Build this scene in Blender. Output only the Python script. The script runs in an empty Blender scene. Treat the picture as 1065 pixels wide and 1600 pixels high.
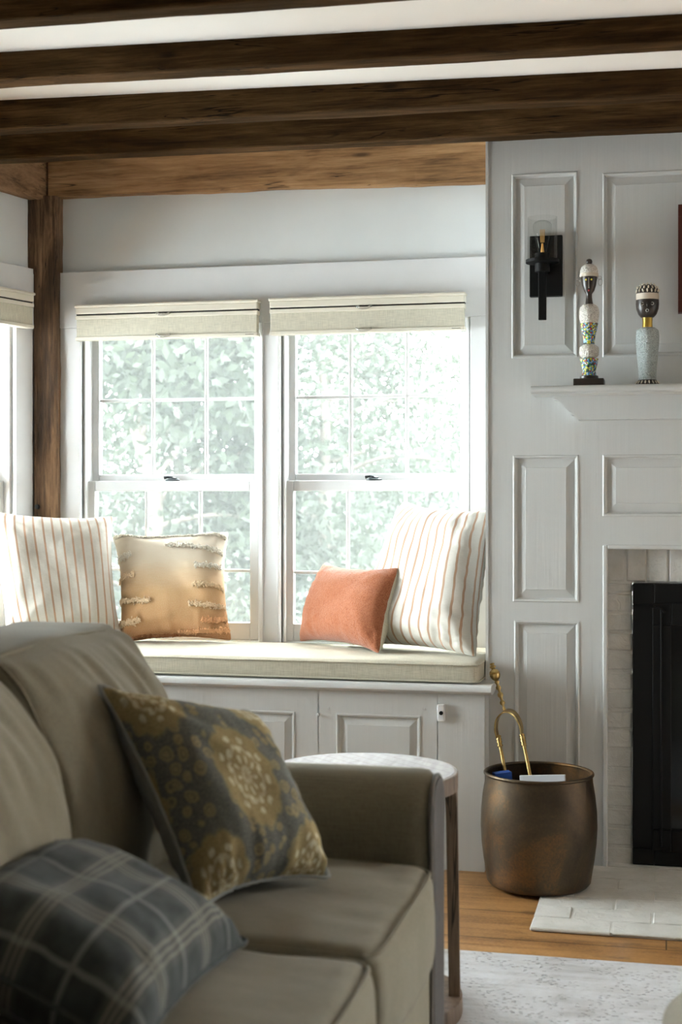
import bpy, bmesh, math, random
import numpy as np
from mathutils import Vector, Matrix, noise as mn
R = math.radians
S = bpy.context.scene
COL = S.collection
# ------------------------------------------------------------------ camera
F = 2200.0; HC = 1.10; AY = R(13.0); CX = 532.5; HY = 780.0
CA, SA = math.cos(AY), math.sin(AY)
cam = bpy.data.cameras.new('camera'); cam_o = bpy.data.objects.new('camera', cam); COL.objects.link(cam_o)
cam_o.location = (0, 0, HC); cam_o.rotation_euler = (R(90), 0, AY)
cam.sensor_fit = 'VERTICAL'; cam.sensor_height = 36.0; cam.lens = 36.0 * F / 1600
cam.shift_y = -(800 - HY) / 1600.0
cam.clip_start = 0.05; cam.clip_end = 500
cam.dof.use_dof = True; cam.dof.focus_distance = 4.35; cam.dof.aperture_fstop = 4.3
S.camera = cam_o
# ------------------------------------------------------------------ world, sun, area lights, exposure
w = bpy.data.worlds.new('world'); S.world = w; w.use_nodes = True
nt = w.node_tree; bg = nt.nodes['Background']
bg.inputs[0].default_value = (0.90, 0.965, 1.0, 1); bg.inputs[1].default_value = 58.0
S.view_settings.view_transform = 'Standard'; S.view_settings.look = 'None'
S.view_settings.exposure = 0.12; S.view_settings.gamma = 1.0; S.view_settings.use_curve_mapping = False
sun = bpy.data.lights.new('sun', 'SUN'); sun.energy = 30.0; sun.angle = R(0.8); sun.color = (1, 0.95, 0.86)
sun_o = bpy.data.objects.new('sun', sun); COL.objects.link(sun_o)
SUN_AZ, SUN_EL = R(28), R(43)
sv = Vector((-math.cos(SUN_AZ) * math.cos(SUN_EL), math.sin(SUN_AZ) * math.cos(SUN_EL), math.sin(SUN_EL)))
sun_o.rotation_euler = sv.to_track_quat('Z', 'Y').to_euler()

def area(name, loc, direction, sx, sy, energy, color=(1, 1, 1), portal=False):
    l = bpy.data.lights.new(name, 'AREA'); l.shape = 'RECTANGLE'; l.size = sx; l.size_y = sy
    l.energy = energy; l.color = color
    if portal: l.cycles.is_portal = True
    o = bpy.data.objects.new(name, l); COL.objects.link(o); o.location = loc
    o.rotation_euler = Vector(direction).to_track_quat('-Z', 'Z').to_euler()
    return o
# added fill light at the right, lifts the lower fireplace wall and rug
area('fill_right', (3.1, 3.1, 0.75), (-1, 0.14, -0.05), 1.1, 0.9, 9, (0.93, 0.97, 1.0))
# ------------------------------------------------------------------ picture <-> place helpers
def onY(px, py, Y):
    k = (px - CX) / F; d = Y / (CA + k * SA); u = k * d
    return Vector((u * CA - d * SA, Y, HC + (HY - py) / F * d))
def onZ(px, py, Z):
    k = (px - CX) / F; d = F * (HC - Z) / (py - HY); u = k * d
    return Vector((u * CA - d * SA, u * SA + d * CA, Z))
def at(px, py, d):
    k = (px - CX) / F; u = k * d
    return Vector((u * CA - d * SA, u * SA + d * CA, HC + (HY - py) / F * d))
def PX(px, Y): return onY(px, HY, Y).x
# ------------------------------------------------------------------ object helpers
def tag(o, label=None, cat=None, group=None, kind=None):
    if label: o['label'] = label
    if cat: o['category'] = cat
    if group: o['group'] = group
    if kind: o['kind'] = kind
    return o
def empty(name, loc=(0, 0, 0), rz=0):
    o = bpy.data.objects.new(name, None); COL.objects.link(o); o.location = loc
    o.rotation_euler = (0, 0, rz); o.empty_display_size = 0.05
    return o
def obj(name, bm, mat, parent=None, smooth=None, bevel=0, world=True, mats=None):
    """smooth: None flat, or angle in degrees"""
    me = bpy.data.meshes.new(name)
    if isinstance(bm, bmesh.types.BMesh):
        bm.to_mesh(me); bm.free()
    else:
        me.from_pydata(*bm); me.update()
    o = bpy.data.objects.new(name, me); COL.objects.link(o)
    for m in (mats or [mat]): me.materials.append(m)
    if smooth is not None:
        for p in me.polygons: p.use_smooth = True
        if smooth < 180: me.set_sharp_from_angle(angle=R(smooth))
    if bevel:
        b = o.modifiers.new('bevel', 'BEVEL'); b.width = bevel; b.segments = 2; b.limit_method = 'ANGLE'; b.angle_limit = R(40)
        b.harden_normals = False
    if parent is not None:
        o.parent = parent
        if world:
            bpy.context.view_layer.update()
            o.matrix_parent_inverse = parent.matrix_basis.inverted() if parent.parent is None else (parent.matrix_world).inverted()
    return o
def NB(): return bmesh.new()
def box(bm, x0, x1, y0, y1, z0, z1, M=None, mi=0):
    vs = [bm.verts.new((x, y, z)) for x in (x0, x1) for y in (y0, y1) for z in (z0, z1)]
    if M is not None:
        for v in vs: v.co = M @ v.co
    q = [(0, 1, 3, 2), (4, 6, 7, 5), (0, 4, 5, 1), (2, 3, 7, 6), (0, 2, 6, 4), (1, 5, 7, 3)]
    for f in q:
        ff = bm.faces.new([vs[i] for i in f]); ff.material_index = mi
    return vs
def basis(axis):
    z = Vector(axis).normalized(); x = z.orthogonal().normalized(); y = z.cross(x)
    return Matrix((x, y, z)).transposed()
def lathe(bm, prof, seg=32, M=None, cap=True, mi=0, squash=(1, 1)):
    rings = []
    for r, z in prof:
        ring = []
        for i in range(seg):
            a = 2 * math.pi * i / seg
            v = bm.verts.new((r * math.cos(a) * squash[0], r * math.sin(a) * squash[1], z)); ring.append(v)
        rings.append(ring)
    for a, b in zip(rings, rings[1:]):
        for i in range(seg):
            f = bm.faces.new((a[i], a[(i + 1) % seg], b[(i + 1) % seg], b[i])); f.material_index = mi
    if cap:
        if prof[0][0] > 1e-5: bm.faces.new(list(reversed(rings[0]))).material_index = mi
        if prof[-1][0] > 1e-5: bm.faces.new(rings[-1]).material_index = mi
    if M is not None:
        for ring in rings:
            for v in ring: v.co = M @ v.co
    return rings
def tube(bm, pts, r, seg=10, closed=False, cap=True, flat=None):
    pts = [Vector(p) for p in pts]; n = len(pts); rings = []
    prev = None
    for i, p in enumerate(pts):
        if closed: t = pts[(i + 1) % n] - pts[i - 1]
        else: t = pts[min(i + 1, n - 1)] - pts[max(i - 1, 0)]
        t.normalize()
        if prev is None: x = t.orthogonal().normalized()
        else: x = (prev - t * prev.dot(t)).normalized()
        prev = x; y = t.cross(x)
        rr = r[i] if isinstance(r, (list, tuple)) else r
        rings.append([bm.verts.new(p + (x * math.cos(2 * math.pi * k / seg) + y * math.sin(2 * math.pi * k / seg)) * rr) for k in range(seg)])
    m = n if closed else n - 1
    for i in range(m):
        a, b = rings[i], rings[(i + 1) % n]
        if closed and i == n - 1:
            off = min(range(seg), key=lambda s: sum((a[k].co - b[(k + s) % seg].co).length for k in range(seg)))
            b = [b[(k + off) % seg] for k in range(seg)]
        for k in range(seg): bm.faces.new((a[k], a[(k + 1) % seg], b[(k + 1) % seg], b[k]))
    if cap and not closed:
        bm.faces.new(list(reversed(rings[0]))); bm.faces.new(rings[-1])
def smoothpath(pts, n=8, closed=False):
    P = [Vector(p) for p in pts]; out = []; m = len(P)
    rng = range(m) if closed else range(m - 1)
    for i in rng:
        g = lambda j: P[j % m] if closed else P[max(0, min(m - 1, j))]
        p0, p1, p2, p3 = g(i - 1), g(i), g(i + 1), g(i + 2)
        for k in range(n):
            t = k / n
            out.append(0.5 * ((2 * p1) + (-p0 + p2) * t + (2 * p0 - 5 * p1 + 4 * p2 - p3) * t * t + (-p0 + 3 * p1 - 3 * p2 + p3) * t ** 3))
    if not closed: out.append(P[-1])
    return out
# ------------------------------------------------------------------ materials
class NT:
    def __init__(s, name, rough=0.5, metal=0.0, spec=0.5):
        s.m = bpy.data.materials.new(name); s.m.use_nodes = True; s.t = s.m.node_tree
        s.b = s.t.nodes['Principled BSDF']; s.out = s.t.nodes['Material Output']
        s.b.inputs['Roughness'].default_value = rough; s.b.inputs['Metallic'].default_value = metal
        s.b.inputs['Specular IOR Level'].default_value = spec
    def n(s, typ, **kw):
        nd = s.t.nodes.new(typ)
        for k, v in kw.items():
            if hasattr(nd, k) and not k.startswith('i_'): setattr(nd, k, v)
            else:
                key = k[2:] if k.startswith('i_') else k
                key = int(key) if key.isdigit() else key.replace('_', ' ')
                nd.inputs[key].default_value = v
        return nd
    def l(s, a, b): s.t.links.new(a, b)
    def coord(s, kind='Object', scale=(1, 1, 1), loc=(0, 0, 0), rot=(0, 0, 0)):
        c = s.n('ShaderNodeTexCoord'); mp = s.n('ShaderNodeMapping')
        mp.inputs['Scale'].default_value = scale; mp.inputs['Location'].default_value = loc; mp.inputs['Rotation'].default_value = rot
        s.l(c.outputs[kind], mp.inputs[0]); return mp.outputs[0]
    def noise(s, vec, scale, detail=4, rough=0.55, dist=0.0):
        nd = s.n('ShaderNodeTexNoise'); nd.inputs['Scale'].default_value = scale; nd.inputs['Detail'].default_value = detail
        nd.inputs['Roughness'].default_value = rough; nd.inputs['Distortion'].default_value = dist
        s.l(vec, nd.inputs['Vector']); return nd.outputs['Fac']
    def wave(s, vec, scale, dist=0, detail=2, dscale=1.0, axis='X', prof='SIN'):
        nd = s.n('ShaderNodeTexWave'); nd.bands_direction = axis; nd.wave_profile = prof
        nd.inputs['Scale'].default_value = scale; nd.inputs['Distortion'].default_value = dist
        nd.inputs['Detail'].default_value = detail; nd.inputs['Detail Scale'].default_value = dscale
        s.l(vec, nd.inputs['Vector']); return nd.outputs['Fac']
    def ramp(s, fac, stops, interp='LINEAR'):
        nd = s.n('ShaderNodeValToRGB'); cr = nd.color_ramp; cr.interpolation = interp
        while len(cr.elements) < len(stops): cr.elements.new(0.5)
        for e, (p, c) in zip(cr.elements, stops):
            e.position = p; e.color = (c[0], c[1], c[2], 1) if not isinstance(c, (int, float)) else (c, c, c, 1)
        s.l(fac, nd.inputs[0]); return nd.outputs[0]
    def mix(s, fac, a, b, blend='MIX'):
        nd = s.n('ShaderNodeMix'); nd.data_type = 'RGBA'; nd.blend_type = blend
        for sock, v in ((nd.inputs[0], fac), (nd.inputs[6], a), (nd.inputs[7], b)):
            if isinstance(v, (int, float)): sock.default_value = v
            elif isinstance(v, tuple): sock.default_value = (v[0], v[1], v[2], 1)
            else: s.l(v, sock)
        return nd.outputs[2]
    def math(s, op, a, b=None, c=None):
        nd = s.n('ShaderNodeMath'); nd.operation = op
        for i, v in enumerate((a, b, c)):
            if v is None: continue
            if isinstance(v, (int, float)): nd.inputs[i].default_value = v
            else: s.l(v, nd.inputs[i])
        return nd.outputs[0]
    def sep(s, vec):
        nd = s.n('ShaderNodeSeparateXYZ'); s.l(vec, nd.inputs[0]); return nd.outputs
    def comb(s, x, y, z=0.0):
        nd = s.n('ShaderNodeCombineXYZ')
        for i, v in enumerate((x, y, z)):
            if isinstance(v, (int, float)): nd.inputs[i].default_value = v
            else: s.l(v, nd.inputs[i])
        return nd.outputs[0]
    def color(s, c):
        if isinstance(c, tuple): s.b.inputs['Base Color'].default_value = (c[0], c[1], c[2], 1)
        else: s.l(c, s.b.inputs['Base Color'])
    def bump(s, h, strength=0.3, dist=0.002, prev=None):
        nd = s.n('ShaderNodeBump'); nd.inputs['Strength'].default_value = strength; nd.inputs['Distance'].default_value = dist
        s.l(h, nd.inputs['Height'])
        if prev is not None: s.l(prev, nd.inputs['Normal'])
        s.l(nd.outputs[0], s.b.inputs['Normal']); return nd.outputs[0]
def srgb(r, g, b):
    f = lambda c: (c / 255 / 12.92) if c / 255 <= 0.04045 else ((c / 255 + 0.055) / 1.055) ** 2.4
    return (f(r), f(g), f(b))
def plain(name, c, rough=0.5, metal=0.0, spec=0.5, var=0.06, scale=8, bump=0.0, bscale=60):
    m = NT(name, rough, metal, spec); v = m.coord()
    k = m.noise(v, scale); lo = tuple(x * (1 - var) for x in c); hi = tuple(min(1, x * (1 + var)) for x in c)
    m.color(m.ramp(k, [(0.3, lo), (0.7, hi)]))
    if bump: m.bump(m.noise(v, bscale), bump, 0.002)
    return m.m
def paint(name, c, axis='Z', grain=0.15, rough=0.42):
    m = NT(name, rough, spec=0.4); v = m.coord()
    sc = {'Z': (90, 90, 2.5), 'X': (2.5, 90, 90), 'N': (12, 12, 12)}[axis]
    vg = m.coord(scale=sc); g = m.noise(vg, 1.0, 6, 0.6); big = m.noise(v, 3.0, 3)
    m.color(m.ramp(m.math('ADD', m.math('MULTIPLY', g, 0.4), m.math('MULTIPLY', big, 0.6)), [(0.35, tuple(x * 0.955 for x in c)), (0.65, c)]))
    b1 = m.bump(g, grain, 0.002); m.bump(m.noise(v, 35, 3), 0.08, 0.003, b1)
    return m.m
def wood(name, dark, mid, light, axis='X', scale=1.0, rough=0.65, bump=0.5, knots=True, spec=0.3, cracks=True):
    m = NT(name, rough, spec=spec)
    ax = lambda a, c: {'X': (a, c, c), 'Y': (c, a, c), 'Z': (c, c, a)}[axis]
    v = m.coord(scale=tuple(k * scale for k in ax(3.0, 60)))
    v2 = m.coord(scale=ax(2.2, 11)); v4 = m.coord(scale=tuple(k * scale for k in ax(9, 170)))
    g = m.noise(v, 1.0, 8, 0.65, 1.0); big = m.noise(v2, 1.0, 4, 0.6, 0.8); fine = m.noise(v4, 1.0, 4, 0.75)
    f = m.math('ADD', m.math('MULTIPLY', g, 0.40), m.math('MULTIPLY', big, 0.60))
    f = m.math('ADD', f, m.math('MULTIPLY', m.math('SUBTRACT', fine, 0.5), 0.30))
    col = m.ramp(f, [(0.33, dark), (0.49, mid), (0.66, light)])
    if cracks:
        v5 = m.coord(scale=ax(1.3, 22)); cr = m.noise(v5, 1.0, 3, 0.55, 0.9); thr = m.noise(m.coord(scale=ax(2.0, 5)), 1.0, 2)
        c1 = m.ramp(m.math('ABSOLUTE', m.math('SUBTRACT', cr, 0.5)), [(0.004, 1.0), (0.011, 0.0)])
        cm = m.math('MULTIPLY', c1, m.ramp(thr, [(0.48, 0.0), (0.58, 1.0)])); col = m.mix(m.math('MULTIPLY', cm, 0.85), col, tuple(x * 0.2 for x in dark))
    if knots:
        v3 = m.coord(scale=ax(2.2, 9))
        vo = m.n('ShaderNodeTexVoronoi'); vo.inputs['Scale'].default_value = 1.0; m.l(v3, vo.inputs['Vector'])
        kf = m.ramp(vo.outputs['Distance'], [(0.03, 1.0), (0.09, 0.0)])
        col = m.mix(m.math('MULTIPLY', kf, 0.7), col, tuple(x * 0.3 for x in dark))
    m.color(col)
    b1 = m.bump(f, bump, 0.006); m.bump(fine, bump * 0.7, 0.002, b1)
    return m.m
def fabric(name, c, c2=None, rough=0.95, weave=700, bump=0.25, mottle=0.1, coordk='Object', sheen=0.08):
    m = NT(name, rough, spec=0.15); v = m.coord(coordk)
    xyz = m.sep(v)
    def th(s, k): return m.math('ADD', m.math('MULTIPLY', m.math('SINE', m.math('MULTIPLY', s, k)), 0.5), 0.5)
    wv = m.math('MAXIMUM', m.math('MULTIPLY', th(xyz[0], weave), th(xyz[2] if coordk == 'Object' else xyz[1], weave)), th(xyz[1] if coordk == 'Object' else xyz[2], weave * 0.7))
    vs = m.coord(coordk, (30, 400, 400)); vt = m.coord(coordk, (400, 400, 30) if coordk == 'Object' else (400, 30, 400))
    sl = m.math('ADD', m.noise(vs, 1, 2), m.noise(vt, 1, 2)); sl = m.math('MULTIPLY', sl, 0.5)
    c2 = c2 or tuple(x * 0.75 for x in c)
    col = m.ramp(sl, [(0.35, c2), (0.62, c)])
    mt = m.noise(v, 5, 3)
    col = m.mix(mottle, col, m.ramp(mt, [(0.3, tuple(x * 0.7 for x in c)), (0.7, c)]))
    m.color(col); m.b.inputs['Sheen Weight'].default_value = sheen; m.b.inputs['Sheen Roughness'].default_value = 0.6
    b = m.bump(wv, bump, 0.0008); m.bump(m.noise(v, 25, 3), 0.2, 0.004, b)
    return m.m

M = {}
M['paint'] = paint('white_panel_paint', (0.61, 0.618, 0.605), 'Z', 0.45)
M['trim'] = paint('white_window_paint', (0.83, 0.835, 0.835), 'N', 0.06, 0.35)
M['wall'] = plain('pale_blue_plaster', (0.83, 0.86, 0.855), 0.9, var=0.03, scale=3, bump=0.08, bscale=40)
M['ceiling'] = plain('ceiling_plaster', (0.80, 0.79, 0.76), 0.9, var=0.03, scale=3, bump=0.1, bscale=30)
M['beam'] = wood('dark_joist_wood', (0.014, 0.006, 0.0015), (0.040, 0.020, 0.006), (0.095, 0.051, 0.020), 'X', spec=0.08, rough=0.85)
M['header'] = wood('aged_oak_header', (0.09, 0.045, 0.018), (0.30, 0.165, 0.075), (0.48, 0.29, 0.145), 'X', 0.8, spec=0.15)
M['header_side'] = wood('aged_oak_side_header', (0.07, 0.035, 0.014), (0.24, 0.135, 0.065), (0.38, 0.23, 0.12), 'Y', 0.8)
M['post'] = wood('rough_post_wood', (0.018, 0.010, 0.005), (0.10, 0.055, 0.028), (0.36, 0.21, 0.11), 'Z', 0.8, bump=1.0)
M['darkwall'] = plain('unseen_wall_paint', (0.20, 0.19, 0.175), 0.9)

# floor planks
def floor_mat():
    m = NT('pine_floorboards', 0.38, spec=0.4); v = m.coord()
    br = m.n('ShaderNodeTexBrick'); m.l(v, br.inputs['Vector']); br.offset = 0.37
    for k, val in (('Scale', 1.0), ('Mortar Size', 0.0018), ('Mortar Smooth', 0.1), ('Bias', 0.0), ('Brick Width', 2.6), ('Row Height', 0.235)): br.inputs[k].default_value = val
    br.inputs['Color1'].default_value = (0.42, 0.42, 0.42, 1); br.inputs['Color2'].default_value = (0.58, 0.58, 0.58, 1); br.inputs['Mortar'].default_value = (0, 0, 0, 1)
    vg = m.coord(scale=(1.8, 22, 22)); g = m.noise(vg, 1, 8, 0.65, 1.5); sp = m.noise(v, 9, 5, 0.7); fi = m.noise(v, 120, 2)
    f = m.math('ADD', m.math('MULTIPLY', g, 0.5), m.math('MULTIPLY', sp, 0.3)); f = m.math('ADD', f, m.math('MULTIPLY', fi, 0.2))
    col = m.ramp(f, [(0.33, (0.10, 0.04, 0.012)), (0.48, (0.30, 0.15, 0.052)), (0.66, (0.46, 0.25, 0.095))])
    col = m.mix(0.5, col, br.outputs['Color'], 'OVERLAY')
    blot = m.ramp(m.noise(m.coord(scale=(4, 14, 1)), 1, 5, 0.7), [(0.56, 0.0), (0.72, 0.75)]); col = m.mix(blot, col, (0.07, 0.035, 0.014))
    col = m.mix(br.outputs['Fac'], col, (0.03, 0.015, 0.006))
    m.color(col); b = m.bump(m.math('SUBTRACT', 1.0, br.outputs['Fac']), 0.6, 0.003); m.bump(f, 0.2, 0.002, b)
    return m.m
M['floor'] = floor_mat()

# ------------------------------------------------------------------ setting
YF, YB, YW = 4.26, 4.14, 4.60       # chimney wall, bench front, window wall
XE = PX(758.5, YF)                  # left edge of the chimney wall
XC = -2.145                         # corner of the window recess
DL = Vector((-0.2751, -0.9615, 0)).normalized()   # left wall runs this way from the corner, towards the room
YS, YSU = 4.645, 4.68               # planes of the lower and upper sashes
ZCEIL = 2.345

def struct(name, bm, m, **k): return tag(obj(name, bm, m, **k), kind='structure')
b = NB(); box(b, -4.2, 3.2, -1.6, 4.9, -0.1, 0); struct('floor', b, M['floor'])
b = NB(); vs = box(b, -4.2, 3.2, -1.6, 4.95, 0, 0.22)
for v in vs: v.co.z += 2.2526 - 0.0199 * (v.co.x - 0.036)          # the old ceiling falls slightly to the right
struct('ceiling', b, M['ceiling'])
b = NB(); box(b, -4.3, 3.2, -1.7, -1.6, 0, ZCEIL); struct('wall_back', b, M['darkwall'])
b = NB(); box(b, 3.2, 3.3, -1.6, 4.9, 0, ZCEIL); struct('wall_right', b, M['darkwall'])

# window wall: holes for two windows
Z0 = 0.60
ZT = 1.735                                            # top of the openings
ox = [PX(125, YW), PX(407, YW), PX(437, YW), PX(734, YW)]
def holed(bm, x0, x1, z0, z1, y0, y1, holes, M_=None):
    xs = sorted({x0, x1, *[h[0] for h in holes], *[h[1] for h in holes]}); zs = sorted({z0, z1, *[h[2] for h in holes], *[h[3] for h in holes]})
    for i in range(len(xs) - 1):
        for j in range(len(zs) - 1):
            cx, cz = (xs[i] + xs[i + 1]) / 2, (zs[j] + zs[j + 1]) / 2
            if any(h[0] < cx < h[1] and h[2] < cz < h[3] for h in holes): continue
            box(bm, xs[i], xs[i + 1], y0, y1, zs[j], zs[j + 1], M_)
b = NB(); holed(b, XC - 0.12, XE + 0.3, 0, ZCEIL, YW + 0.018, YW + 0.16, [(ox[0], ox[1], Z0, ZT), (ox[2], ox[3], Z0, ZT)])
struct('wall_window', b, M['wall'])
# return wall at the right of the recess
b = NB(); box(b, XE, XE + 0.03, YF + 0.004, YW + 0.018, 0, ZCEIL); struct('wall_recess', b, M['trim'])

# trim round the windows
zt1, zt0 = 1.895, 1.775
b = NB()
box(b, PX(88, YW), XE, YW - 0.004, YW + 0.018, 1.70, zt1)
box(b, PX(88, YW), ox[0] + 0.0, YW, YW + 0.018, 0.40, 1.70)
box(b, ox[1], ox[2], YW, YW + 0.018, 0.40, 1.70)
box(b, ox[3], XE, YW, YW + 0.018, 0.40, 1.70)
# stops and stepped beads down the jambs
for xa, xb, yy in ((ox[0], ox[0] + 0.012, YW + 0.022), (ox[1] - 0.012, ox[1], YW + 0.022), (ox[2], ox[2] + 0.012, YW + 0.022), (ox[3] - 0.012, ox[3], YW + 0.022),
                   (PX(408, YW), PX(411, YW), YW - 0.004), (PX(433, YW), PX(436, YW), YW - 0.004)):
    box(b, xa, xb, yy - 0.002, YW + 0.12, 0.58, 1.72)
struct('trim_1', b, M['trim'], bevel=0.0015)

glassm = NT('window_glass'); tr = glassm.n('ShaderNodeBsdfTransparent'); tr.inputs[0].default_value = (0.97, 0.985, 0.98, 1)
gl = glassm.n('ShaderNodeBsdfGlossy'); gl.inputs['Roughness'].default_value = 0.02
fr = glassm.n('ShaderNodeFresnel'); mx = glassm.n('ShaderNodeMixShader')
glassm.l(glassm.math('MULTIPLY', fr.outputs[0], 0.6), mx.inputs[0]); glassm.l(tr.outputs[0], mx.inputs[1]); glassm.l(gl.outputs[0], mx.inputs[2]); glassm.l(mx.outputs[0], glassm.out.inputs[0])
M['glass'] = glassm.m
def screen_mat():
    m = NT('insect_screen_mesh'); v = m.coord(); s = m.sep(v)
    P = 2 * math.pi / 0.0026
    gx = m.math('SINE', m.math('MULTIPLY', m.math('ADD', s[0], s[1]), P)); gz = m.math('SINE', m.math('MULTIPLY', s[2], P))
    k = m.math('MAXIMUM', gx, gz)
    fac = m.ramp(k, [(0.35, 0.0), (0.55, 1.0)])
    tr = m.n('ShaderNodeBsdfTransparent'); df = m.n('ShaderNodeBsdfDiffuse'); tl = m.n('ShaderNodeBsdfTranslucent')
    df.inputs[0].default_value = (0.085, 0.087, 0.086, 1); tl.inputs[0].default_value = (0.085, 0.087, 0.086, 1)
    a = m.n('ShaderNodeMixShader'); a.inputs[0].default_value = 0.6; m.l(df.outputs[0], a.inputs[1]); m.l(tl.outputs[0], a.inputs[2])
    c = m.n('ShaderNodeMixShader'); m.l(m.math('MULTIPLY', fac, SCREEN), c.inputs[0]); m.l(tr.outputs[0], c.inputs[1]); m.l(a.outputs[0], c.inputs[2]); m.l(c.outputs[0], m.out.inputs[0])
    return m.m
SCREEN = 0.5
M['screen'] = screen_mat()
M['lockmetal'] = plain('sash_lock_metal', (0.05, 0.055, 0.06), 0.35, 0.8)

def sash_mesh(x0, x1, z0, z1, y0, y1, sl, sr, rt, rb, cols, rows, mw):
    bm = NB()
    box(bm, x0, x0 + sl, y0, y1, z0, z1); box(bm, x1 - sr, x1, y0, y1, z0, z1)
    box(bm, x0 + sl, x1 - sr, y0, y1, z1 - rt, z1); box(bm, x0 + sl, x1 - sr, y0, y1, z0, z0 + rb)
    gx0, gx1, gz0, gz1 = x0 + sl, x1 - sr, z0 + rb, z1 - rt
    for c in cols: box(bm, c - mw / 2, c + mw / 2, y0 + 0.006, y1 - 0.008, gz0, gz1)
    for r_ in rows: box(bm, gx0, gx1, y0 + 0.0065, y1 - 0.0085, r_ - mw / 2, r_ + mw / 2)
    g = NB(); box(g, gx0, gx1, (y0 + y1) / 2 - 0.001, (y0 + y1) / 2 + 0.001, gz0, gz1)
    return bm, g
def lock(parent, p, name='sash_lock'):
    bm = NB(); Mx = Matrix.Translation(p)
    lathe(bm, [(0.016, 0), (0.016, 0.004), (0.010, 0.008), (0.010, 0.011), (0.004, 0.013)], 20, Mx, squash=(1.7, 0.8))
    tube(bm, [p + Vector((0, 0, 0.011)), p + Vector((-0.016, -0.003, 0.014)), p + Vector((-0.030, -0.006, 0.011))], [0.006, 0.0045, 0.006], 8)
    return obj(name, bm, M['lockmetal'], parent, smooth=40)
def window(name, x0, x1, up, lo, zmr, zlow, rows_u, rows_l, lockx):
    root = tag(empty(name, ((x0 + x1) / 2, YW + 0.06, 0.6)), kind='structure')
    # upper (outer) sash
    u0, u1, ucols = up; f, g = sash_mesh(u0[0], u1[1], zmr - 0.012, ZT + 0.02, YSU, YSU + 0.03, u0[1] - u0[0], u1[1] - u1[0], 0.06, 0.035, ucols, rows_u, 0.0105)
    uo = obj('upper_sash', f, M['trim'], root, bevel=0.003); obj('glass_pane', g, M['glass'], uo)
    l0, l1, lcols = lo; f, g = sash_mesh(l0[0], l1[1], zlow, zmr + 0.0, YS, YS + 0.03, l0[1] - l0[0], l1[1] - l1[0], 0.036, 0.06, lcols, rows_l, 0.0105)
    uo = obj('lower_sash', f, M['trim'], root, bevel=0.003); obj('glass_pane', g, M['glass'], uo)
    lock(root, Vector((lockx, YS + 0.012, zmr)))
    # frame liner
    f = NB(); box(f, x0, x0 + 0.006, YW + 0.02, YW + 0.15, Z0, ZT); box(f, x1 - 0.006, x1, YW + 0.02, YW + 0.15, Z0, ZT); box(f, x0, x1, YW + 0.02, YW + 0.15, ZT - 0.006, ZT); box(f, x0, x1, YW + 0.02, YW + 0.18, Z0 - 0.01, zlow)
    obj('window_frame', f, M['trim'], root, bevel=0.001)
    s = NB(); box(s, x0 + 0.006, x1 - 0.006, YW + 0.138, YW + 0.1385, zlow, ZT - 0.006); obj('insect_screen', s, M['screen'], root)
    return root
zmr = onY(400, 751, YS).z
def zz(py, Y, px=420): return onY(px, py, Y).z
window('window_1', ox[0], ox[1], ((PX(137, YSU), PX(155, YSU)), (PX(397, YSU), PX(409, YSU)), [PX(237, YSU), PX(320.5, YSU)]),
       ((PX(131, YS), PX(148, YS)), (PX(390, YS), PX(404, YS)), [PX(227, YS), PX(311, YS)]), zmr, 0.615, [zz(625, YSU, 240)], [zz(892, YS, 370)], PX(268, YS))
window('window_2', ox[2], ox[3], ((PX(444, YSU), PX(461.5, YSU)), (PX(719, YSU), PX(733, YSU)), [PX(546.5, YSU), PX(634.5, YSU)]),
       ((PX(440, YS), PX(458, YS)), (PX(717, YS), PX(733, YS)), [PX(542, YS), PX(632, YS)]), zmr, 0.615, [zz(619, YSU, 590)], [zz(896, YS, 590)], PX(583, YS))

# left wall, built in its own frame: local x = distance from the corner, local y = outwards
LWR = math.atan2(DL.y, DL.x)
LM = Matrix.Translation((XC, YW, 0)) @ Matrix.Rotation(LWR, 4, 'Z')     # local +y points into the room's outside? checked below
outw = (LM.to_3x3() @ Vector((0, 1, 0)))
SGN = -1 if outw.x < 0 else 1       # outward is -X
OY = 1 if outw.x < 0 else -1        # local y sign that leads outdoors
def lbox(bm, s0, s1, o0, o1, z0, z1):
    a, c = sorted((o0 * OY, o1 * OY)); box(bm, s0, s1, a, c, z0, z1, LM)
def lholed(bm, s0, s1, z0, z1, o0, o1, holes):
    a, c = sorted((o0 * OY, o1 * OY)); holed(bm, s0, s1, z0, z1, a, c, holes, LM)
LWIN = (0.13, 0.84)
b = NB(); lholed(b, -0.1, 6.4, 0, ZCEIL, 0.018, 0.16, [(s_, s_ + 0.65, Z0, ZT) for s_ in LWIN]); struct('wall_left', b, M['wall'])
b = NB(); lbox(b, 0.045, 0.9, -0.004, 0.018, 1.70, 1.905); lbox(b, 0.045, 0.13, 0, 0.018, 0.4, 1.70); lbox(b, 0.78, 0.9, 0, 0.018, 0.4, 1.70)
lbox(b, 0.13, 0.142, 0.02, 0.12, 0.6, 1.72); lbox(b, 0.768, 0.78, 0.02, 0.12, 0.6, 1.72); struct('trim_2', b, M['trim'], bevel=0.0015)
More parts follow.
